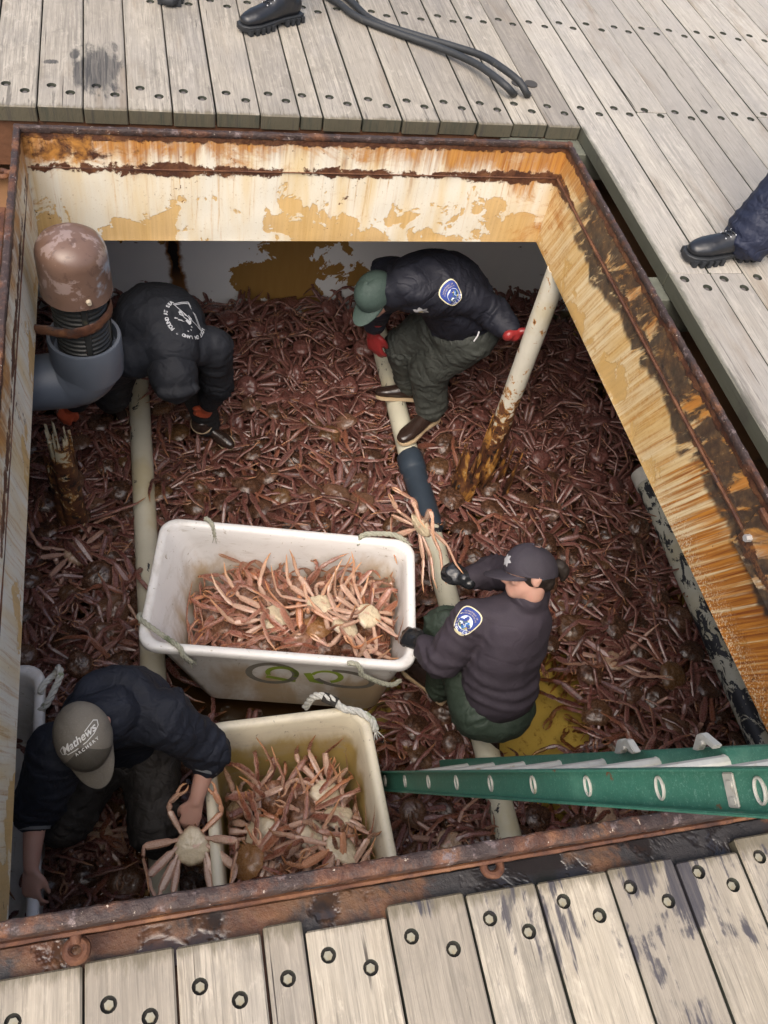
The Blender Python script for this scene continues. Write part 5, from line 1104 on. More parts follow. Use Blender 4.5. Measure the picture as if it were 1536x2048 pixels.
def mk(name, bm, voxel, smooth, mat, parent, fold=0.0, fs=7.0, extra=None, limbs=()):
    me = fuse(bm, voxel, smooth); segs = [(Vector(a), Vector(b), w) for a, b, w in limbs]
    if fold or extra or limbs:
        def fn(c, n):
            k = 0.0
            if fold:
                a = mnoise.noise(c * fs + Vector((3, 1, 2))); b = mnoise.noise(c * fs * 2.1 + Vector((7, 2, 5))); k = fold * ((1 - 2 * abs(a)) * 0.6 + (1 - 2 * abs(b)) * 0.35)
            for A, B, w in segs:          # creases that bunch across a limb toward its joints
                ab = B - A; L = ab.length; t = (c - A).dot(ab) / (L * L)
                if -0.1 < t < 1.1:
                    rr = (c - A - ab * t).length
                    if rr < 0.15:
                        ph = t * L / 0.042 * 6.283 + 5.0 * mnoise.noise(c * 5.5 + A * 3); m = max(abs(t - 0.5) * 2, 0.25) * (0.55 + 0.9 * mnoise.noise(c * 7 + Vector((9, 9, 9)))); k += w * m * (1 - abs(math.sin(ph / 2))) 
            return k + (extra(c, n) if extra else 0.0)
        shape(me, fn)
    me.name = name; o = link(name, me, mat, parent); return o
def bvh(o):
    me = o.data; off = Vector((0, 0, 0)); return BVHTree.FromPolygons([v.co.copy() for v in me.vertices], [tuple(p.vertices) for p in me.polygons])
def hit(b, px, py):
    d = Vector(ray(px, py)).normalized(); return b.ray_cast(Vector((0, 0, CAMH)), d)
def decal(name, tree, c, n, up, polys, mats, parent, off=0.0022, up_is_dir=True):
    """polys: list of (verts2d, faces, material index, layer); wrapped on the cloth along its normal"""
    n = Vector(n).normalized(); up = Vector(up); up = (up - n * up.dot(n)).normalized(); rt = up.cross(n)
    vs, fs, mi = [], [], []
    for pv, pf, m, lay in polys:
        o = len(vs)
        for x, y in pv:
            q = Vector(c) + rt * x + up * y; h = tree.ray_cast(q + n * 0.10, -n, 0.25)
            p = h[0] if h[0] is not None and (h[0] - q).length < 0.08 else q
            vs.append(p + n * (off + 0.0007 * lay))
        fs += [tuple(i + o for i in f) for f in pf]; mi += [m] * len(pf)
    me = bpy.data.meshes.new(name); me.from_pydata(vs, [], fs); me.update()
    for p, k in zip(me.polygons, mi): p.material_index = k
    return link(name, me, mats, parent, True)
def disc(fn, n=36, m=7):
    vs = [(0.0, 0.0)]; fs = []
    for j in range(1, m + 1):
        for k in range(n):
            x, y = fn(2 * math.pi * k / n); vs.append((x * j / m, y * j / m))
    for k in range(n): fs.append((0, 1 + k, 1 + (k + 1) % n))
    for j in range(m - 1):
        for k in range(n): a = 1 + j * n; fs.append((a + k, a + n + k, a + n + (k + 1) % n, a + (k + 1) % n))
    return vs, fs
def strip2(pts, w):
    vs, fs = [], []; n = len(pts)
    for i in range(n):
        p0 = Vector(pts[max(i - 1, 0)]); p1 = Vector(pts[min(i + 1, n - 1)]); t = (p1 - p0).normalized(); nn = Vector((-t.y, t.x))
        for s in (-1, 1): q = Vector(pts[i]) + nn * w * s / 2; vs.append((q.x, q.y))
    for i in range(n - 1): fs.append((2 * i, 2 * i + 1, 2 * i + 3, 2 * i + 2))
    return vs, fs
def arc_text(s, R, a0, a1, size, inside=False, bold=0.0):
    """letters along an arc from angle a0 to a1 (degrees), tops outward; inside=True for tops inward"""
    out = []; n = len(s)
    for i, ch in enumerate(s):
        if ch == ' ': continue
        a = math.radians(a0 + (a1 - a0) * (i + 0.5) / n); v, f = text_mesh(ch, size, 'CENTER', 0.0, bold); rot = a + math.pi / 2 if inside else a - math.pi / 2; c, sn = math.cos(rot), math.sin(rot)
        vv = [(R * math.cos(a) + (x * c - (y - size * 0.35) * sn), R * math.sin(a) + (x * sn + (y - size * 0.35) * c)) for x, y, z in v]; out.append((vv, f))
    return out
M_PATCH = [m_plain('patch_border', (0.72, 0.66, 0.42), 0.7, 0.1, 60, 0), m_plain('patch_blue', (0.030, 0.055, 0.24), 0.7, 0.1, 60, 0), m_plain('patch_white', (0.72, 0.78, 0.84), 0.7, 0.05, 60, 0), m_plain('patch_green', (0.10, 0.16, 0.12), 0.7, 0.2, 60, 0), m_plain('patch_river', (0.03, 0.17, 0.48), 0.7, 0.2, 60, 0), m_plain('patch_tan', (0.52, 0.43, 0.28), 0.7, 0.1, 60, 0), m_plain('patch_gold', (0.70, 0.55, 0.16), 0.7, 0.1, 60, 0)]
def patch(tree, c, n, up, s, parent):
    def shp(k):
        def fn(a):
            x, y = math.cos(a), math.sin(a); q = (abs(x) ** 3.2 + abs(y) ** 3.2) ** (-1 / 3.2); x, y = x * q, y * q
            w = 0.40 + 0.085 * y; return (x * (w if y > -0.3 else w * (1 - 0.18 * (-y - 0.3))) * s * k + 0, y * 0.5 * s * k + (0.03 * s * (1 - x * x) if y > 0.8 else 0) * k)
        return fn
    P = [(*disc(shp(1.0)), 0, 0), (*disc(shp(0.915)), 1, 1)]
    def circle(r, cx, cy): return lambda a: (cx + r * math.cos(a), cy + r * math.sin(a))
    def add_shape(pv, m, lay): P.append((pv, [tuple(range(len(pv)))], m, lay))
    cx, cy, r = 0.0, -0.06 * s, 0.255 * s
    add_shape([(cx + r * math.cos(t), cy + r * math.sin(t)) for t in np.linspace(0, 6.283, 33)[:-1]], 2, 2)
    add_shape([(cx + r * .92 * math.cos(t), cy + r * .92 * math.sin(t)) for t in np.linspace(-2.9, 0.25, 20)] + [(cx + r * .35, cy + r * .1), (cx + r * .1, cy + r * .35), (cx - r * .25, cy - r * .05), (cx - r * .5, cy + r * 0.05)], 3, 3)
    P.append((*strip2([(cx + r * .55, cy + r * .25), (cx + r * .15, cy - r * .05), (cx + r * .35, cy - r * .4), (cx - r * .15, cy - r * .75)], r * .34), 4, 4)); P.append((*strip2([(cx + r * .42, cy + r * .2), (cx + r * .1, cy - r * .05), (cx + r * .3, cy - r * .4), (cx - r * .05, cy - r * .75)], r * .07), 2, 5))
    P.append((*strip2([(cx - r * .72, cy - r * .30), (cx - r * .45, cy - r * .18), (cx - r * .30, cy - r * .40)], r * .18), 2, 4)); P.append((*strip2([(cx + r * .05, cy + r * .5), (cx + r * .22, cy + r * .3), (cx + r * .45, cy + r * .45)], r * .08), 6, 4)); add_shape([(cx + r * .5 + r * .16 * math.cos(t), cy - r * .55 + r * .16 * math.sin(t)) for t in np.linspace(0, 6.283, 13)[:-1]], 6, 5)
    for v, f in arc_text('POLICE', 0.355 * s, 220, 320, 0.115 * s, True, 0.003 * s): P.append(([(x, y - 0.04 * s) for x, y in v], f, 2, 2))
    for v, f in arc_text('DEPARTMENT OF', 0.46 * s, 128, 52, 0.075 * s): P.append(([(x, y - 0.10 * s) for x, y in v], f, 5, 2))
    for v, f in arc_text('FISH AND WILDLIFE', 0.37 * s, 138, 42, 0.066 * s): P.append(([(x, y - 0.09 * s) for x, y in v], f, 5, 2))
    return decal('shoulder_patch', tree, c, n, up, P, M_PATCH, parent)
def cap(parent, c, f, u, r, s, mat, mat2=None, tilt=0.0, brim_len=0.075, name='cap'):
    """six panel crown with a curved brim; c is the head centre"""
    root = None; N, K = 48, 12
    def P(x, y, z): return Vector(c) + r * x * s + f * y * s + u * z * s
    vs, fs, mi = [], [], []
    for j in range(K + 1):
        t = j / K
        for k in range(N):
            a = 2 * math.pi * k / N; el = t * math.pi / 2; cr = max(0.0, math.cos(el)) ** 0.85; hz = math.sin(el)
            groove = 1 - 0.012 * math.exp(-((((a / (math.pi / 3)) + 0.5) % 1 - 0.5) / 0.05) ** 2)
            front = 1 + 0.05 * max(0, math.sin(a)) ** 2 * math.sin(2 * el)
            vs.append(P(0.090 * cr * math.cos(a) * groove * front, -0.006 + 0.110 * cr * math.sin(a) * groove * front, 0.018 + 0.012 * (-math.sin(a)) * -0.6 + 0.112 * hz * groove))
    for j in range(K):
        for k in range(N):
            fs.append((j * N + k, j * N + (k + 1) % N, (j + 1) * N + (k + 1) % N, (j + 1) * N + k)); am = 2 * math.pi * (k + 0.5) / N; mi.append(0 if math.pi * 0.17 < am < math.pi * 0.83 else 1)
    n0 = len(vs); B = 26; J = 7
    for lay in (0, 1):
        for j in range(J + 1):
            for k in range(B + 1):
                a = math.radians(18 + 144 * k / B); e = j / J; bl = brim_len * (max(0.0, math.sin(math.pi * k / B)) ** 0.55)
                x = 0.089 * math.cos(a); y = -0.006 + 0.107 * math.sin(a); q = e * bl
                vs.append(P(x * (1 - 0.10 * e), y + q, 0.022 - 0.16 * q - 2.3 * (x * (1 - .1 * e)) ** 2 * (0.35 + e * 0.65) - 0.005 * lay))
    W = B + 1
    for lay in (0, 1):
        o = n0 + lay * (J + 1) * W
        for j in range(J):
            for k in range(B): q = (o + j * W + k, o + j * W + k + 1, o + (j + 1) * W + k + 1, o + (j + 1) * W + k); fs.append(q if lay == 0 else q[::-1]); mi.append(1)
    o2 = n0 + (J + 1) * W
    for k in range(B): a = J * W + k; fs.append((n0 + a, n0 + a + 1, o2 + a + 1, o2 + a)); mi.append(1)
    me = bpy.data.meshes.new(name); me.from_pydata(vs, [], fs); me.update(); bm = bmesh.new(); bm.from_mesh(me); bmesh.ops.remove_doubles(bm, verts=bm.verts[:], dist=0.0004); bmesh.ops.recalc_face_normals(bm, faces=bm.faces[:]); bm.to_mesh(me); bm.free()
    mats = [mat, mat2 or mat]
    if len(me.polygons) == len(mi):
        for p, q in zip(me.polygons, mi): p.material_index = q
    else:
        for p in me.polygons:
            l = p.center - Vector(c); yy, zz = l.dot(f) / s, l.dot(u) / s; p.material_index = 0 if yy > 0.028 and zz > 0.03 else 1
    o = link(name, me, mats, parent); sharp(me, 50)
    bm = bmesh.new(); ell(bm, P(0, -0.006, 0.131), (0.009 * s, 0.009 * s, 0.005 * s), rotm(f, u, r), 12, 8); obj('button', bm, mat2 or mat, o)
    bm = bmesh.new()
    for k in range(6):
        a = math.pi / 3 * k; pts = [P(0.0905 * math.cos(t) ** .85 * math.cos(a), -0.006 + 0.1105 * math.cos(t) ** .85 * math.sin(a), 0.018 + 0.1125 * math.sin(t)) for t in np.linspace(0.1, 1.5, 12)]; sweep(bm, pts, [0.0016 * s] * 12, n=5, sub=1)
    return o, P
def rubber_boot(parent, heel, toe, up_pt, shaft_r=0.062, shaft_top=None, mat=None, sole=None, n_sole=0.022):
    """heel and toe on the ground, shaft rising to up_pt"""
    heel, toe, top = Vector(heel), Vector(toe), Vector(up_pt); d = (toe - heel).normalized(); L = (toe - heel).length; upv = (top - heel); upv = (upv - d * upv.dot(d)).normalized(); sd = d.cross(upv)
    bm = bmesh.new(); k = L / 0.30
    sweep(bm, [heel + d * .03 * k + upv * .060, heel + d * .10 * k + upv * .062, heel + d * .17 * k + upv * .052, heel + d * .24 * k + upv * .044, heel + d * .285 * k + upv * .038], [(.037 * k, .046), (.038 * k, .052), (.045 * k, .042), (.048 * k, .033), (.032 * k, .024)], side=sd, n=18, sub=4)
    a = heel + d * .068 * k + upv * .07; sweep(bm, [a, a + (top - a) * .33, a + (top - a) * .7, top], [(.044, .05), (.046, .052), (shaft_r * .93, shaft_r * .97), (shaft_r, shaft_r)], side=sd, n=20, sub=4)
    b = mk('boot', bm, 0.007, 3, mat or M_BOOT, parent, 0.0025, 14)
    bm = bmesh.new(); prof = [(-.005, .030), (.02, .038), (.08, .034), (.13, .032), (.18, .043), (.235, .051), (.275, .042), (.300, .020), (.304, .008)]
    for zz in (0.0, n_sole):
        pass
    ring = [(x * k, w * k) for x, w in prof]; out = ring + [(x, -w) for x, w in ring[::-1]]
    lo = [bm.verts.new(heel + d * x + sd * y * 1.02 + upv * 0.0) for x, y in out]; hi = [bm.verts.new(heel + d * x + sd * y * 1.06 + upv * n_sole) for x, y in out]; n = len(out); bm.faces.new(lo); bm.faces.new(hi[::-1])
    for i in range(n): bm.faces.new((lo[i], hi[i], hi[(i + 1) % n], lo[(i + 1) % n]))
    bmesh.ops.recalc_face_normals(bm, faces=bm.faces[:]); bmesh.ops.bevel(bm, geom=bm.edges[:], offset=0.004, segments=2, affect='EDGES'); obj('sole', bm, sole or M_SOLE, b)
    bm = bmesh.new(); td = (top - a).normalized(); sweep(bm, [top - td * .012, top + td * 0.004], [shaft_r + .003, shaft_r + .003], side=sd, n=24, sub=1, round_caps=False); obj('cuff_band', bm, sole or M_SOLE, b)
    return b
def arm_pts(s, e, w): s, e, w = Vector(s), Vector(e), Vector(w); return s, e, w
def sleeve(bm, s, e, w, r=(0.070, 0.062, 0.056, 0.050, 0.044)):
    s, e, w = Vector(s), Vector(e), Vector(w); sweep(bm, [s, s.lerp(e, .5), s.lerp(e, .9), e.lerp(w, .12), e.lerp(w, .55), w], [r[0], r[1], r[2], r[2], r[3], r[4]], n=18, sub=4)
def leg(bm, h, k, a, r=(0.098, 0.080, 0.066, 0.062, 0.058)):
    h, k, a = Vector(h), Vector(k), Vector(a); sweep(bm, [h, h.lerp(k, .5), h.lerp(k, .92), k.lerp(a, .12), k.lerp(a, .5), a], [r[0], r[1], r[2], r[2], r[3], r[4]], n=20, sub=4)
def skin_body(p, J, f, u, r, gloved=True, hands=(), voxel=0.0085, s=1.0):
    """one continuous figure: head, neck, trunk, arms, hands and legs"""
    bm = bmesh.new(); P = head(bm, J['head'], f, u, r, s); nk, pv = Vector(J['neck']), Vector(J['pelvis'])
    sweep(bm, [P(0, -0.015, -0.03), P(0, -0.018, -0.085), nk, nk.lerp(pv, .15)], [0.055, 0.054, 0.052, 0.06], n=16, sub=3)
    sd = (Vector(J['shR']) - Vector(J['shL'])); sweep(bm, [nk.lerp(pv, .06), nk.lerp(pv, .3), nk.lerp(pv, .65), pv], [(.08, .05), (.10, .06), (.09, .06), (.10, .07)], side=sd, n=18, sub=3)
    for a in 'LR':
        S_, E_, W_ = Vector(J['sh' + a]), Vector(J['el' + a]), Vector(J['ha' + a]); sweep(bm, [nk.lerp(pv, .1), S_, S_.lerp(E_, .5), E_, E_.lerp(W_, .35), W_], [0.04, 0.040, 0.038, 0.036, 0.039, 0.027], n=14, sub=3)
        H, K, A = Vector(J['hip' + a]), Vector(J['kn' + a]), Vector(J['an' + a]); sweep(bm, [H, H.lerp(K, .5), K, K.lerp(A, .3), A], [0.06, 0.055, 0.046, 0.044, 0.034], n=14, sub=3)
    for h in hands: hand(bm, *h[:4], **h[4])
    return mk('body', bm, voxel, 3, M_SKIN, p), P
def eyes(p, P):
    for sx in (-1, 1):
        bm = bmesh.new(); ell(bm, P(sx * 0.031, 0.079, -0.002), (0.011, 0.010, 0.008)); obj('eye', bm, m_plain('eye_white', (0.6, 0.58, 0.55), 0.3, bump=0), p)
def glove(p, w, d, n, side, mat, elbow, cuff=0.09, cr=0.050, **k):
    bm = bmesh.new(); hand(bm, w, d, n, side, grow=0.0035, **k); w = Vector(w); e = (Vector(elbow) - w).normalized(); sweep(bm, [w - Vector(d).normalized() * -0.01, w + e * cuff * .4, w + e * cuff], [0.034, 0.040, cr], n=18, sub=3); return mk('glove', bm, 0.0065, 2, mat, p, 0.002, 24)

def between(a, b, t): return Vector(a).lerp(Vector(b), t)
# --- officer kneeling on one knee by the long tote, seen over her left shoulder
W = dict(pelvis=V(1.345, 1.54, -1.60), neck=at(1050, 1200, -1.14), head=at(1058, 1146, -1.00), shL=at(948, 1240, -1.24), shR=V(1.535, 1.90, -1.26), elL=at(885, 1322, -1.45), haL=at(845, 1290, -1.47),
         elR=V(1.46, 2.06, -1.46), haR=at(931, 1160, -1.43), hipL=V(1.27, 1.47, -1.66), hipR=V(1.42, 1.57, -1.66), knL=at(893, 1243, -1.50), anL=V(1.22, 1.74, -1.95), knR=V(1.46, 1.92, -1.92), anR=V(1.405, 1.50, -1.98))
w_ = empty('person', V(1.36, 1.7, -2.1), 'kneeling officer in plum navy fleece and cap, holding a crab and the long tote', 'person')
f, u, r = frame((-1.0, 0.16, -0.05), (0.10, 0.62, 0.76)); hd_l = (at(825, 1278, -1.485) - W['haL']); hd_r = (at(890, 1128, -1.42) - W['haR'])
body, P = skin_body(w_, W, f, u, r, hands=[(W['haL'], hd_l, V(-.2, -.3, 1), V(0, 1, .2), dict(curl=0.7)), (W['haR'], hd_r, V(-.1, -.5, 1), V(-.6, -.6, .3), dict(curl=0.9))], s=0.98); eyes(w_, P)
def w_fold(c, n):
    d = (c - W['pelvis']).dot((W['neck'] - W['pelvis']).normalized()); k = 0.0
    for q, a in ((0.05, .010), (0.11, .009), (0.17, .007), (0.24, .005)): k += a * math.exp(-((d - q - 0.03 * mnoise.noise(c * 5)) / 0.018) ** 2)
    return k if (c - W['pelvis']).length < 0.42 else k * 0.2
bm = bmesh.new(); sdv = W['shR'] - W['shL']; pv, nk = W['pelvis'], W['neck']
sweep(bm, [pv + V(.01, -.02, .045), pv.lerp(nk, .25), pv.lerp(nk, .5), pv.lerp(nk, .80), nk + V(0, 0, -.015), nk + V(-.005, 0, .03)], [(.175, .150), (.188, .150), (.188, .140), (.178, .120), (.095, .085), (.075, .078)], side=sdv, n=28, sub=4)
sweep(bm, [W['shL'], nk + V(-.01, -.01, -.06), W['shR']], [.078, .10, .078], n=18, sub=4); sleeve(bm, W['shL'], W['elL'], between(W['elL'], W['haL'], .72), (.092, .084, .076, .066, .054)); sleeve(bm, W['shR'], W['elR'], between(W['elR'], W['haR'], .72), (.088, .076, .070, .058, .048))
jk = mk('fleece_jacket', bm, 0.011, 5, M_FLEECE, w_, 0.012, 5.5, w_fold, limbs=[(W['shL'], W['elL'], .012), (W['elL'], W['haL'], .012), (W['shR'], W['elR'], .012), (W['elR'], W['haR'], .012)])
bm = bmesh.new(); hn = (P(0, -.018, -.05) - P(0, -.018, -.10)).normalized(); sweep(bm, [nk + V(0, 0, .005), nk + V(-.004, 0, .035), P(0, -.014, -.085)], [.082, .077, .071], n=26, sub=4, round_caps=False); cl = mk('collar', bm, 0.008, 3, M_FLEECE, w_)
bm = bmesh.new(); ell(bm, pv + V(.01, -.045, -.075), (.185, .170, .150)); leg(bm, W['hipL'], W['knL'], W['anL'], (.125, .105, .090, .075, .066)); leg(bm, W['hipR'], W['knR'], W['anR'] + V(0, .05, .03), (.125, .10, .085, .075, .062)); mk('trousers', bm, 0.011, 5, M_GREENT, w_, 0.010, 6, limbs=[(W['hipL'], W['knL'], .014), (W['knL'], W['anL'], .016), (W['hipR'], W['knR'], .014), (W['knR'], W['anR'], .016)])
bm = bmesh.new(); q = pv + V(-.06, -.06, -.03); bt = bvh(jk)
for px, py, sz in ((938, 1428, .022), (1036, 1434, .020)):
    h_ = at(px, py, -1.74); ell(bm, h_, (sz, sz * 1.2, sz * 1.4)); obj('belt_pouch', bm, M_BLKG, w_); bm = bmesh.new()
bm.free()
glove(w_, W['haL'], hd_l, V(-.2, -.3, 1), V(0, 1, .2), M_BLKG, W['elL'], 0.07, .050, curl=0.75); glove(w_, W['haR'], hd_r, V(-.1, -.5, 1), V(-.6, -.6, .3), M_BLKG, W['elR'], 0.13, .050, curl=0.95)
rubber_boot(w_, at(985, 1522, -2.07) + V(0, 0, 0), at(985, 1522, -2.07) + V(.02, .27, -.10), V(1.41, 1.56, -1.78)); rubber_boot(w_, V(1.25, 1.70, -2.06), V(1.08, 1.94, -2.06), V(1.215, 1.77, -1.78))
M_CAPN = m_cloth('plum_cap_cloth', (0.030, 0.025, 0.033), 0.9, 0.2, 12, 0.1); cp, CP = cap(w_, Vector(W['head']) - u * .014, f, u, r, 1.035, M_CAPN, brim_len=0.080)
M_BADGE = m_plain('silver_badge', (0.42, 0.42, 0.43), 0.45, 0.3, 80, 0.3, spec=0.5)
decal('cap_badge', bvh(cp), CP(-0.02, 0.11, 0.075), (f + u * .5 - r * .2), u, [(*disc(lambda a: (0.022 * math.cos(a) * (1 + .25 * math.cos(6 * a)), 0.022 * math.sin(a) * (1 + .25 * math.cos(6 * a))), 24, 4), 0, 0)], [M_BADGE], cp)
bm = bmesh.new(); R3 = rotm(f, u, r); ell(bm, P(0, -.026, .004), (.0805, .086, .068), R3, 20, 14); ell(bm, P(0, -.075, -.03), (.060, .035, .045), R3); mk('hair', bm, 0.007, 2, M_HAIR, w_, 0.003, 30)
bm = bmesh.new(); sweep(bm, [P(.0, -.100, .030), P(.01, -.130, .030), P(.012, -.150, .005), P(.012, -.152, -.025)], [.018, .028, .026, .012], n=14, sub=4); mk('ponytail', bm, 0.006, 2, M_HAIR, w_, 0.004, 40)
bm = bmesh.new(); sweep(bm, [P(.084 * math.cos(t), -.006 + .106 * math.sin(t), .006) for t in np.linspace(math.pi * 1.03, math.pi * 1.97, 14)], [(.012, .004)] * 14, side=u, n=10, sub=2); obj('cap_strap', bm, m_plain('slate_strap', (0.10, 0.11, 0.14), 0.8), cp)
a_, b_, c_ = hit(bt, 918, 1263), hit(bt, 950, 1222), hit(bt, 933, 1243)
if c_[0] is not None and a_[0] is not None and b_[0] is not None: patch(bt, c_[0], c_[1], b_[0] - a_[0], 0.118, w_)

# --- officer bent over on the middle pipe, hand on the stanchion
O = dict(pelvis=at(925, 640, -1.18), neck=at(806, 572, -0.82), head=at(752, 590, -0.90), shL=at(893, 572, -0.84), shR=at(782, 548, -0.92), elL=at(985, 622, -0.98), haL=at(1026, 670, -0.99), elR=at(760, 605, -1.16), haR=at(746, 664, -1.42),
         hipL=at(945, 665, -1.22), hipR=at(890, 640, -1.24), knL=at(858, 735, -1.55), knR=at(806, 690, -1.55), anL=at(862, 815, -1.84), anR=at(820, 765, -1.86))
o_ = empty('person', V(1.42, 3.5, -2.0), 'officer in navy jacket, olive trousers and green cap, bent over on the middle pipe', 'person')
f, u, r = frame((-0.55, -0.55, -0.62), (-0.45, -0.25, 0.6)); hl = V(.17, .055, -.035); hr = at(752, 716, -1.58) - O['haR']
body, P = skin_body(o_, O, f, u, r, hands=[(O['haL'], hl, V(-.1, 1, .35), V(0, -.2, 1), dict(curl=1.0)), (O['haR'], hr, V(-.6, -.5, .2), V(.3, -1, 0), dict(curl=0.35))]); eyes(o_, P)
bm = bmesh.new(); sdv = O['shR'] - O['shL']; pv, nk = O['pelvis'], O['neck']; bk = V(.05, .06, .07)
sweep(bm, [pv + V(.02, .02, -.05), pv.lerp(nk, .22) + bk * .6, pv.lerp(nk, .5) + bk, pv.lerp(nk, .80) + bk * .5, nk, P(0, -.02, -.085)], [(.185, .165), (.200, .170), (.200, .165), (.188, .140), (.095, .09), (.066, .066)], side=sdv, n=28, sub=4)
sweep(bm, [O['shL'], nk.lerp(pv, .12), O['shR']], [.080, .10, .080], n=18, sub=4); sleeve(bm, O['shL'], O['elL'], between(O['elL'], O['haL'], .72), (.096, .084, .072, .064, .054)); sleeve(bm, O['shR'], O['elR'], between(O['elR'], O['haR'], .72), (.090, .078, .068, .060, .052)); jk = mk('navy_jacket', bm, 0.011, 5, M_NAVY, o_, 0.020, 6.0, limbs=[(O['shL'], O['elL'], .012), (O['elL'], O['haL'], .012), (O['shR'], O['elR'], .012), (O['elR'], O['haR'], .012)])
bm = bmesh.new(); ell(bm, pv + V(0, 0, -.07), (.170, .165, .150)); leg(bm, O['hipL'], O['knL'], O['anL'], (.142, .128, .112, .098, .082)); leg(bm, O['hipR'], O['knR'], O['anR'], (.135, .120, .102, .090, .078)); mk('trousers', bm, 0.011, 5, M_OLIVE, o_, 0.014, 7, limbs=[(O['hipL'], O['knL'], .014), (O['knL'], O['anL'], .016), (O['hipR'], O['knR'], .014), (O['knR'], O['anR'], .016)])
zb = -1.955
rubber_boot(o_, at(872, 838, zb), at(800, 890, zb), between(O['anL'], O['knL'], .10), .064); rubber_boot(o_, at(838, 802, zb), at(752, 796, zb), between(O['anR'], O['knR'], .10), .062)
glove(o_, O['haL'], hl, V(-.1, 1, .35), V(0, -.2, 1), M_REDG, O['elL'], 0.12, .058, curl=0.95, s=1.15); glove(o_, O['haR'], hr, V(-.6, -.5, .2), V(.3, -1, 0), M_REDG, O['elR'], 0.13, .060, curl=0.35, s=1.15)
M_CAPG = m_cloth('faded_green_cap', (0.038, 0.062, 0.052), 0.85, 0.2, 14, 0.1); cp, CP = cap(o_, O['head'], f, u, r, 1.02, M_CAPG)
bm = bmesh.new(); R3 = rotm(f, u, r); ell(bm, P(0, -.030, -.005), (.079, .084, .075), R3, 20, 14); mk('hair', bm, 0.007, 2, M_HAIR, o_, 0.005, 45)
bt = bvh(jk); a_, b_, c_ = hit(bt, 918, 605), hit(bt, 893, 572), hit(bt, 905, 588)
if c_[0] is not None and a_[0] is not None and b_[0] is not None: patch(bt, c_[0], c_[1], b_[0] - a_[0], 0.130, o_)
c_ = hit(bt, 842, 623)
if c_[0] is not None: decal('chest_badge', bt, c_[0], c_[1], V(0, 0, 1), [(*disc(lambda a: (0.034 * math.cos(a) * (1 + .22 * math.cos(6 * a)), 0.034 * math.sin(a) * (1 + .22 * math.cos(6 * a))), 24, 4), 0, 0), (*disc(lambda a: (0.012 * math.cos(a), 0.012 * math.sin(a)), 16, 2), 1, 1)], [M_BADGE, M_PATCH[6]], o_)
bm = bmesh.new(); h_ = at(962, 670, -1.03); sweep(bm, [at(948, 682, -1.07), at(955, 672, -1.05), at(958, 664, -1.03)], [.004, .004, .004], n=8, sub=2); obj('pen', bm, M_BADGE, o_)

# --- hooded man stooping beside the vent
H = dict(pelvis=at(300, 640, -1.16), neck=at(345, 705, -1.00), head=at(347, 752, -1.10), shL=at(425, 690, -1.06), shR=at(262, 715, -1.06), elL=at(436, 765, -1.36), haL=at(415, 815, -1.68), elR=at(175, 770, -1.36), haR=at(142, 812, -1.62),
         hipL=at(340, 660, -1.22), hipR=at(255, 660, -1.22), knL=at(390, 770, -1.62), knR=at(225, 790, -1.62), anL=at(415, 850, -1.95), anR=at(225, 800, -1.98))
h_ = empty('person', V(-.1, 3.3, -2.1), 'stooping man in black hoodie with the hood up and orange gloves beside the vent', 'person')
f, u, r = frame((0.10, -0.72, -0.62), (0.05, -0.55, 0.65)); hl = at(392, 848, -1.86) - H['haL']; hr = at(120, 852, -1.75) - H['haR']
body, P = skin_body(h_, H, f, u, r, hands=[(H['haL'], hl, V(.2, -.6, .6), V(-1, 0, 0), dict(curl=0.6)), (H['haR'], hr, V(0, -.7, .7), V(1, 0, 0), dict(curl=0.5))]); eyes(h_, P)
bm = bmesh.new(); sdv = H['shR'] - H['shL']; pv, nk = H['pelvis'], H['neck']; bk = V(0, .02, .07)
sweep(bm, [pv + V(0, .02, -.04), pv.lerp(nk, .3) + bk, pv.lerp(nk, .65) + bk * 1.1, nk + V(0, .02, 0)], [(.170, .140), (.188, .150), (.195, .140), (.120, .105)], side=sdv, n=28, sub=4)
sweep(bm, [H['shL'], nk.lerp(pv, .15), H['shR']], [.078, .10, .078], n=18, sub=4); sleeve(bm, H['shL'], H['elL'], between(H['elL'], H['haL'], .72), (.088, .076, .068, .060, .052)); sleeve(bm, H['shR'], H['elR'], between(H['elR'], H['haR'], .72), (.088, .076, .068, .060, .052)); jk = mk('hoodie', bm, 0.011, 5, M_HOODIE, h_, 0.017, 6.0, limbs=[(H['shL'], H['elL'], .012), (H['elL'], H['haL'], .012), (H['shR'], H['elR'], .012), (H['elR'], H['haR'], .012)])
bm = bmesh.new(); R3 = rotm(f, u, r); ell(bm, P(0, -.006, .018), (.112, .135, .126), R3, 24, 16); ell(bm, P(0, -.05, -.06), (.115, .10, .10), R3); sweep(bm, [P(-.075, .075, .08), P(0, .090, .105), P(.075, .075, .08)], [.022, .028, .022], n=12, sub=4); mk('hood', bm, 0.010, 4, M_HOODIE, h_, 0.008, 9)
bm = bmesh.new(); ell(bm, pv + V(0, 0, -.06), (.165, .16, .14)); leg(bm, H['hipL'], H['knL'], H['anL'], (.12, .10, .085, .075, .066)); leg(bm, H['hipR'], H['knR'], H['anR'], (.12, .10, .085, .08, .075)); mk('trousers', bm, 0.012, 5, M_BLACKT, h_, 0.008, 8, limbs=[(H['hipL'], H['knL'], .014), (H['knL'], H['anL'], .016), (H['hipR'], H['knR'], .014), (H['knR'], H['anR'], .016)])
glove(h_, H['haL'], hl, V(.2, -.6, .6), V(-1, 0, 0), M_ORG, H['elL'], 0.09, .058, curl=0.65); glove(h_, H['haR'], hr, V(0, -.7, .7), V(1, 0, 0), M_ORG, H['elR'], 0.09, .058, curl=0.5)
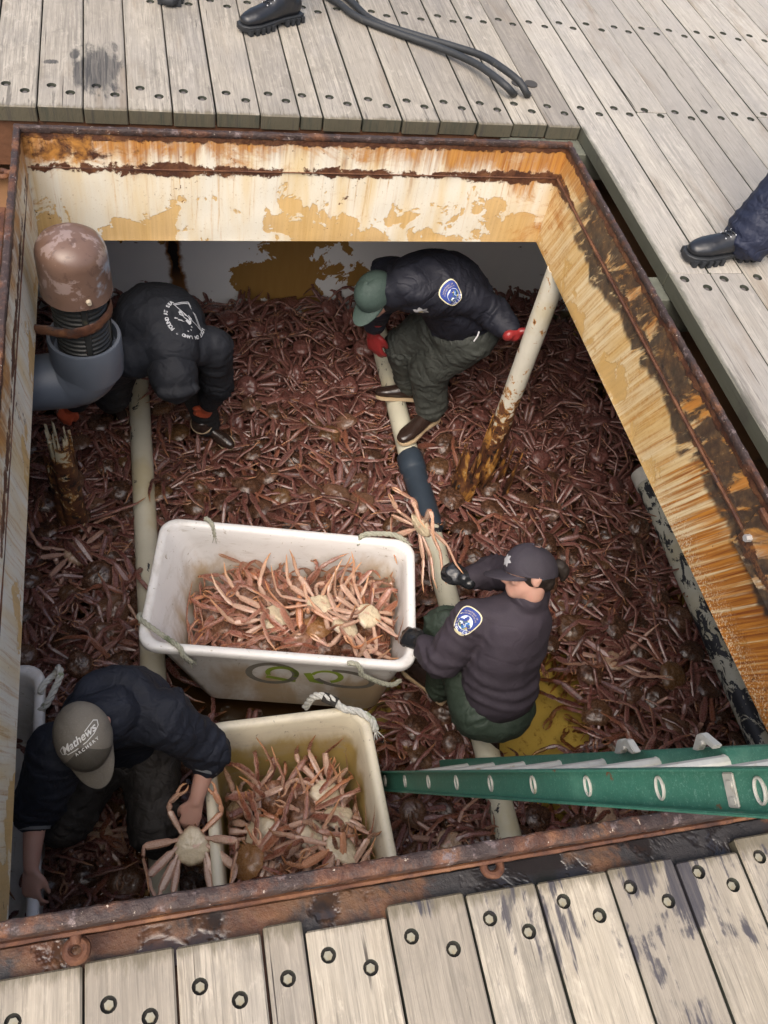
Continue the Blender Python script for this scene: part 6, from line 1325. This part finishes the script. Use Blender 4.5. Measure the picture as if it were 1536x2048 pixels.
rubber_boot(h_, at(404, 852, -2.03), at(468, 896, -2.03), at(404, 846, -1.90)); rubber_boot(h_, at(235, 800, -2.06), at(250, 850, -2.06), at(225, 790, -1.80))
bt = bvh(jk); c_ = hit(bt, 372, 638); a_, b_ = hit(bt, 382, 622), hit(bt, 358, 662)
M_PRINT = [m_plain('white_print', (0.38, 0.39, 0.41), 0.8, 0.1, 60, 0), m_plain('grey_print', (0.10, 0.11, 0.125), 0.8, 0.4, 60, 0)]
if all(q[0] is not None for q in (a_, b_, c_)):
    P2 = [([(-.105, -.01), (-.045, -.085), (.115, -.02), (.02, -.005)], [(0, 1, 2, 3)], 1, 0)]; P2 = [([(.095, -.03), (.035, -.105), (-.105, -.015), (-.02, -.012)], [(0, 1, 2, 3)], 1, 0)]
    for a, b in (((.095, -.03), (.035, -.105)), ((.088, -.026), (.035, -.092)), ((.035, -.105), (-.108, -.012)), ((.033, -.097), (-.09, -.014)), ((.095, -.03), (-.02, -.012)), ((-.02, -.012), (-.108, -.012))): P2.append((*strip2([a, ((a[0] + b[0]) / 2, (a[1] + b[1]) / 2), b], .0042), 0, 1))
    rq = random.Random(5)
    for k in range(12):
        x, y = rq.uniform(-.035, .04), rq.uniform(-.015, .045); l = rq.uniform(.012, .03); an = rq.uniform(-.6, .6); P2.append((*strip2([(x, y), (x + l * math.cos(an), y + l * math.sin(an))], rq.uniform(.003, .008)), 0, 2))
    P2.append(([(-.035, .005), (-.005, .0), (-.002, .018), (-.032, .024)], [(0, 1, 2, 3)], 0, 2))
    for x, y in ((.045, .038), (-.05, .022), (-.055, .042), (-.045, .062)): P2.append(([(x, y), (x + .008, y), (x + .008, y + .006), (x, y + .006)], [(0, 1, 2, 3)], 0, 1))
    for v, fc in arc_text('LOST ON LAND * FOUND AT SEA', .112, 200, -20, .024, False, .0012): P2.append(([(x, y - .004) for x, y in v], fc, 0, 1))
    P2 = [([(x * .86, y * .86) for x, y in q[0]],) + tuple(q[1:]) for q in P2]
    decal('back_print', bt, c_[0], c_[1], b_[0] - a_[0], P2, M_PRINT, h_, 0.004)

# --- capped man kneeling between the totes
Mn = dict(pelvis=at(250, 1475, -1.62), neck=at(226, 1425, -1.10), head=at(168, 1470, -1.00), shL=at(322, 1432, -1.15), shR=at(118, 1500, -1.18), elL=at(420, 1505, -1.36), haL=at(392, 1602, -1.45), elR=at(72, 1622, -1.40), haR=at(62, 1735, -1.46),
          hipL=at(300, 1500, -1.66), hipR=at(205, 1515, -1.66), knL=at(312, 1672, -1.78), knR=at(122, 1650, -1.78), anL=at(300, 1560, -2.04), anR=at(170, 1560, -2.04))
m_ = empty('person', V(-.15, 1.3, -2.1), 'man in dark sweatshirt and grey cap kneeling between totes, lifting a crab', 'person')
f, u, r = frame((0.22, -0.70, -0.62), (0.02, -0.60, 0.75)); hl = at(380, 1640, -1.50) - Mn['haL']; hr = at(62, 1785, -1.50) - Mn['haR']
body, P = skin_body(m_, Mn, f, u, r, hands=[(Mn['haL'], hl, V(.1, -.2, 1), V(-.9, -.2, -.1), dict(curl=0.75, thumb=.7)), (Mn['haR'], hr, V(-.5, -.2, .8), V(.9, -.1, .3), dict(curl=0.55))], voxel=0.0065); eyes(m_, P)
bm = bmesh.new(); sdv = Mn['shR'] - Mn['shL']; pv, nk = Mn['pelvis'], Mn['neck']; bk = V(0, .05, .02)
sweep(bm, [pv + V(0, .01, -.03), pv.lerp(nk, .3) + bk, pv.lerp(nk, .65) + bk, nk + V(0, .01, -.01), P(0, -.02, -.08)], [(.180, .145), (.195, .150), (.200, .140), (.105, .100), (.075, .075)], side=sdv, n=28, sub=4)
sweep(bm, [Mn['shL'], nk.lerp(pv, .16), Mn['shR']], [.082, .10, .082], n=18, sub=4); sleeve(bm, Mn['shL'], Mn['elL'], between(Mn['elL'], Mn['haL'], .14), (.096, .082, .074, .066, .058)); sleeve(bm, Mn['shR'], Mn['elR'], between(Mn['elR'], Mn['haR'], .10), (.098, .086, .074, .064, .056))
sweep(bm, [nk + V(-.11, .00, .015), nk + V(-.06, .085, .035), nk + V(.03, .10, .035), nk + V(.11, .045, .02), nk + V(.125, -.04, -.01)], [.035, .045, .05, .045, .035], n=14, sub=5); jk = mk('sweatshirt', bm, 0.010, 4, M_MJACK, m_, 0.020, 6.5, limbs=[(Mn['shL'], Mn['elL'], .012), (Mn['elL'], Mn['haL'], .012), (Mn['shR'], Mn['elR'], .012), (Mn['elR'], Mn['haR'], .012)])
for a in 'LR':
    E_, W_ = Mn['el' + a], Mn['ha' + a]; t = .34 if a == 'L' else .30; bm = bmesh.new(); sweep(bm, [between(E_, W_, t - .03), between(E_, W_, t + .03)], [.0555, .054], n=22, sub=1, round_caps=False); obj('cuff_lining', bm, m_plain('grey_lining', (0.12, 0.125, 0.13), 0.9), jk)
bm = bmesh.new(); ell(bm, pv + V(0, -.01, -.05), (.17, .155, .13)); leg(bm, Mn['hipL'], Mn['knL'], Mn['anL'], (.118, .102, .090, .082, .066)); leg(bm, Mn['hipR'], Mn['knR'], Mn['anR'], (.118, .102, .090, .082, .066)); mk('trousers', bm, 0.011, 5, M_BROWNT, m_, 0.016, 7, limbs=[(Mn['hipL'], Mn['knL'], .014), (Mn['knL'], Mn['anL'], .016), (Mn['hipR'], Mn['knR'], .014), (Mn['knR'], Mn['anR'], .016)])
for a, q in (('L', .06), ('R', -.02)): rubber_boot(m_, Mn['an' + a] + V(q, .02, -.03), Mn['an' + a] + V(q, -.20, -.10), between(Mn['an' + a], Mn['kn' + a], .45))
M_CAPK = m_cloth('grey_olive_cap', (0.080, 0.070, 0.053), 0.85, 0.2, 18, 0.05); M_CAPL = m_cloth('washed_grey_cap_panels', (0.185, 0.163, 0.128), 0.85, 0.2, 18, 0.05, dirt=(0.09, 0.08, 0.065)); cp, CP = cap(m_, Mn['head'], f, u, r, 1.04, M_CAPK, M_CAPL, brim_len=0.082)
bm = bmesh.new(); R3 = rotm(f, u, r); ell(bm, P(0, -.026, -.004), (.080, .086, .072), R3, 20, 14)
for sx in (-1, 1): ell(bm, P(sx * .070, .022, -.02), (.012, .022, .035), R3)
mk('hair', bm, 0.007, 2, M_HAIR, m_, 0.004, 40)
bt = bvh(cp); a_, b_, c_ = hit(bt, 134, 1506), hit(bt, 187, 1472), hit(bt, 161, 1488)
if all(q[0] is not None for q in (a_, b_, c_)):
    n_ = c_[1]; rt_ = (b_[0] - a_[0]).normalized(); up_ = n_.cross(rt_); W2 = [m_plain('white_embroidery', (0.72, 0.70, 0.64), 0.8, 0.1, 60, 0)]
    v, fc = text_mesh('Mathews', 0.034, 'CENTER', 0.32, 0.0006); P2 = [([(x, y + .004 + .10 * x) for x, y, z in v], fc, 0, 0)]
    P2.append((*strip2([(-.055, -.004), (-.066, -.001), (-.067, .012), (-.056, .020), (-.048, .012), (-.054, .002), (-.050, -.008), (-.02, -.007), (.02, -.004), (.05, .004), (.070, .016), (.074, .030), (.066, .038), (.052, .034), (.030, .026)], .0026), 0, 0))
    v, fc = text_mesh('A R C H E R Y', 0.0135, 'CENTER', 0.0, 0.0004); P2.append(([(x + .012, y - .022 + .06 * x) for x, y, z in v], fc, 0, 0))
    decal('cap_lettering', bt, c_[0], n_, up_, P2, W2, cp, 0.0025)
for px, py in ((706, 0),): pass

# --- the two bystanders on the deck: only a boot, a toe and a leg show
def bystander(label, ankL, ankR, toeL, toeR, kneeL, kneeR, pelvis, face, leather, sole, trm, jm, low=False):
    p = empty('person', (pelvis[0], pelvis[1], ZFAR), label, 'person'); pv = Vector(pelvis); f, u, r = frame(face, (0, 0, 1)); nk = pv + V(0, 0, .52); sh = nk + V(0, 0, -.06)
    J = dict(pelvis=pv, neck=nk, head=nk + V(0, 0, .17) + f * .02, shL=sh - r * .19, shR=sh + r * .19, elL=sh - r * .25 + V(0, 0, -.30), elR=sh + r * .25 + V(0, 0, -.30), haL=sh - r * .24 + V(0, 0, -.55) + f * .08, haR=sh + r * .24 + V(0, 0, -.55) + f * .08,
             hipL=pv - r * .10, hipR=pv + r * .10, knL=Vector(kneeL), knR=Vector(kneeR), anL=Vector(ankL), anR=Vector(ankR))
    body, P = skin_body(p, J, f, u, r, hands=[(J['haL'], V(0, 0, -1) + f * .2, -r, f, dict(curl=.4)), (J['haR'], V(0, 0, -1) + f * .2, r, f, dict(curl=.4))], voxel=.011); eyes(p, P)
    bm = bmesh.new(); sweep(bm, [pv + V(0, 0, -.04), pv.lerp(nk, .4), pv.lerp(nk, .8), nk], [(.175, .125), (.19, .13), (.19, .12), (.08, .08)], side=r, n=24, sub=4); sweep(bm, [J['shL'], nk + V(0, 0, -.09), J['shR']], [.07, .09, .07], n=16, sub=4)
    for a in 'LR': sleeve(bm, J['sh' + a], J['el' + a], J['ha' + a])
    mk('jacket', bm, .014, 5, jm, p, .006, 7); bm = bmesh.new(); ell(bm, pv + V(0, 0, -.04), (.165, .13, .12))
    for a in 'LR': leg(bm, J['hip' + a], J['kn' + a], between(J['an' + a], J['kn' + a], .05 if low else .55), (.115, .105, .100, .098, .100 if low else .07))
    mk('trousers', bm, .012, 5, trm, p, .009, 8, limbs=[(J['hipL'], J['knL'], .014), (J['knL'], J['anL'], .016), (J['hipR'], J['knR'], .014), (J['knR'], J['anR'], .016)]); bm = bmesh.new(); ell(bm, P(0, -.02, .02), (.082, .095, .09), rotm(f, u, r)); mk('hair', bm, .009, 2, M_HAIR, p, .004, 30)
    for a, t in (('L', toeL), ('R', toeR)): laced_boot(p, J['an' + a], t, between(J['an' + a], J['kn' + a], .12 if low else .45), leather, sole, low)
    return p
def laced_boot(p, ank, toe, top, leather, sole, low):
    toe = Vector(toe); ank = Vector(ank); top = Vector(top); toe.z = ZFAR + .002; g0 = V(ank.x, ank.y, ZFAR + .002); d = (toe - g0).normalized(); heel = g0 - d * .085; L = (toe - heel).length; k = L / .30; upv = V(0, 0, 1); sd = d.cross(upv)
    bm = bmesh.new(); sweep(bm, [heel + d * .035 * k + upv * .072, heel + d * .11 * k + upv * .078, heel + d * .17 * k + upv * .066, heel + d * .235 * k + upv * .056, heel + d * .275 * k + upv * .050], [(.036, .050), (.037, .056), (.043, .042), (.048, .034), (.036, .026)], side=sd, n=20, sub=4)
    a = heel + d * .085 * k + upv * .09; sweep(bm, [a, a.lerp(top, .5), top], [(.042, .050), (.046, .050), (.052, .054)], side=sd, n=18, sub=4)
    b = mk('boot', bm, .006, 3, leather, p, .0015, 20); bm = bmesh.new()
    prof = [(0, .028), (.03, .037), (.08, .034), (.12, .033), (.18, .045), (.24, .051), (.285, .040), (.305, .018)]; ring = [(x * k, w) for x, w in prof]; out = ring + [(x, -w) for x, w in ring[::-1]]; n = len(out)
    lo = [bm.verts.new(heel + d * x + sd * y * 1.04 + upv * (.010 if not .10 * k < x < .15 * k else .018)) for x, y in out]; hi = [bm.verts.new(heel + d * x + sd * y * 1.10 + upv * .036) for x, y in out]; bm.faces.new(lo); bm.faces.new(hi[::-1])
    for i in range(n): bm.faces.new((lo[i], hi[i], hi[(i + 1) % n], lo[(i + 1) % n]))
    bmesh.ops.recalc_face_normals(bm, faces=bm.faces[:]); bmesh.ops.bevel(bm, geom=bm.edges[:], offset=.003, segments=1, affect='EDGES')
    for i in range(11):          # tread lugs
        x = (.012 + .0268 * i) * k
        if .105 * k < x < .150 * k: continue
        w = np.interp(x, [q[0] for q in ring], [q[1] for q in ring])
        for s in (-1, 1):
            c = heel + d * x + sd * s * w * .98; M3 = Matrix((d, sd, upv)).transposed().to_4x4(); M3.translation = c + upv * .013; bmesh.ops.create_cube(bm, size=1, matrix=M3 @ Matrix.Diagonal((.017, .026, .026, 1)))
    obj('sole', bm, sole, b); t = bvh(b); bm = bmesh.new(); nl = 5 if not low else 4
    def on(x, y, z0=.2):
        h = t.ray_cast(heel + d * x * k + sd * y + upv * z0, -upv); return h[0] + upv * .002 if h[0] is not None else heel + d * x * k + sd * y + upv * .1
    for i in range(nl):
        x = .185 - .017 * i
        for s in (-1, 1): sweep(bm, [on(x, -s * .017), on(x - .008, 0) + upv * .003, on(x - .017, s * .018)], [.0024] * 3, n=6, sub=2)
    obj('laces', bm, M_BLKG, b)
    bm = bmesh.new()
    for i in range(3):
        for s in (-1, 1): q = on(.185 - .017 * i, s * .0185); bmesh.ops.create_uvsphere(bm, u_segments=8, v_segments=6, radius=.0034, matrix=Matrix.Translation(q))
    obj('eyelet', bm, M_BADGE, b)
aL = at(572, 40, ZFAR + .01); tL = at(482, 66, ZFAR); aR = at(352, -45, ZFAR); tR = at(338, 16, ZFAR)
bystander('person in black laced boots walking across the far planks, cut off by the frame top', (aL.x, aL.y, ZFAR + .12), (aR.x, aR.y, ZFAR + .12), tL, tR, (aL.x - .02, aL.y + .06, .40), (aR.x - .02, aR.y - .05, .42), V((aL.x + aR.x) / 2, (aL.y + aR.y) / 2 + .05, .86), (-.6, -.8, 0), M_LEATHER, M_TREAD, M_BLACKT, M_NAVY)
aL = at(1478, 512, ZFAR); tL = at(1366, 520, ZFAR)
bystander('person in navy trousers and black trail shoe stepping in from the right', (aL.x, aL.y, ZFAR + .08), (aL.x + .75, aL.y - .45, ZFAR + .08), tL, V(aL.x + .50, aL.y - .50, ZFAR), (aL.x + .17, aL.y + .06, .42), (aL.x + .62, aL.y - .30, .40), V(aL.x + .36, aL.y - .06, .86), (-1, -.1, 0), M_LEATHER, M_TREAD, M_NAVYT, M_NAVY, True)

# --- the two crabs held up by hand, and a last few fallen bits
def held_proto(seed, sweepback, curls):
    rs = random.Random(seed)
    legs = []
    for s in (-1, 1):
        for k in range(4):
            curl = curls[k]; base = np.array([s * (0.047 - 0.003 * abs(k - 1.2)), 0.026 - 0.021 * k, -0.006]); yaw = sweepback[k] + rs.uniform(-.12, .12); el = -0.25 + rs.uniform(-.25, .2); L = [0.092, 0.106, 0.104, 0.080][k]; W_ = [0.0140, 0.0155, 0.0150, 0.012][k]
            def dd(y, e): v = polar(y, e); return np.array([s * v[0], v[1], v[2]])
            d1, d2, d3, d4 = dd(yaw, el), dd(yaw - curl, el - .3), dd(yaw - curl * 1.2, el - .35), dd(yaw - curl * 1.1, el - .1)
            A = base + d1 * .02; B = A + d1 * L; C_ = B + d2 * .036; E = C_ + d3 * .062; F = E + d4 * .052
            pts = [base, A, A + d1 * .012, A + d1 * L * .55, A + d1 * L * .9, B, B + (C_ - B) * .35, B + (C_ - B) * .85, C_ + d3 * .004, C_ + d3 * .03, E, E + d4 * .012, F - d4 * .01, F]
            rad = [(.007, .006), (.007, .0055), (W_ * .86, .0062), (W_, .007), (W_ * .88, .0062), (.0062, .0048), (.0105, .0066), (.01, .0062), (.0068, .0048), (.0098, .0056), (.0064, .0046), (.0048, .0035), (.0022, .002), (.0006, .0006)]
            legs.append(chain(pts, rad, np.cross(d1, [0, 0, 1.0]), [.1, .3, .2, .25, .35, .62, .45, .5, .65, .55, .7, .78, .94, 1.0]))
    PROTO.append(dict(body=crab_body(rs), legs=legs, claws=[crab_claw(s, rs, 1.15) for s in (-1, 1)])); return len(PROTO) - 1
def aim(front, belly):
    """rotation that points the crab's front and belly along given directions"""
    y = Vector(front).normalized(); z = -Vector(belly); z = (z - y * z.dot(y)).normalized(); x = y.cross(z); return Matrix((x, y, z)).transposed().to_euler()
CR, CUP, CB = Vector(RW[:, 0]), -Vector(RW[:, 1]), -Vector(RW[:, 2])
q1 = held_proto(5, (.9, .2, -1.2, -1.42), (1.9, 2.0, .12, .05)); q2 = held_proto(9, (-.1, -.6, -1.15, -1.45), (1.5, 1.2, .5, .15))
crab('fresh', q1, at(844, 1052, -1.42), aim(CR * -.62 + CUP * .78, CR * -.75 - CUP * .3 + CB * .42), 1.08, 'orange clawed crab held up by the kneeling officer above the middle pipe', None)
crab('fresh', q2, at(384, 1694, -1.52), aim(CR * -.05 + CUP * .95 - CB * .2, CB * .95 + CUP * .2 + CR * .15), 1.12, 'pale belly up crab dangling from the bare hand of the capped man', None)
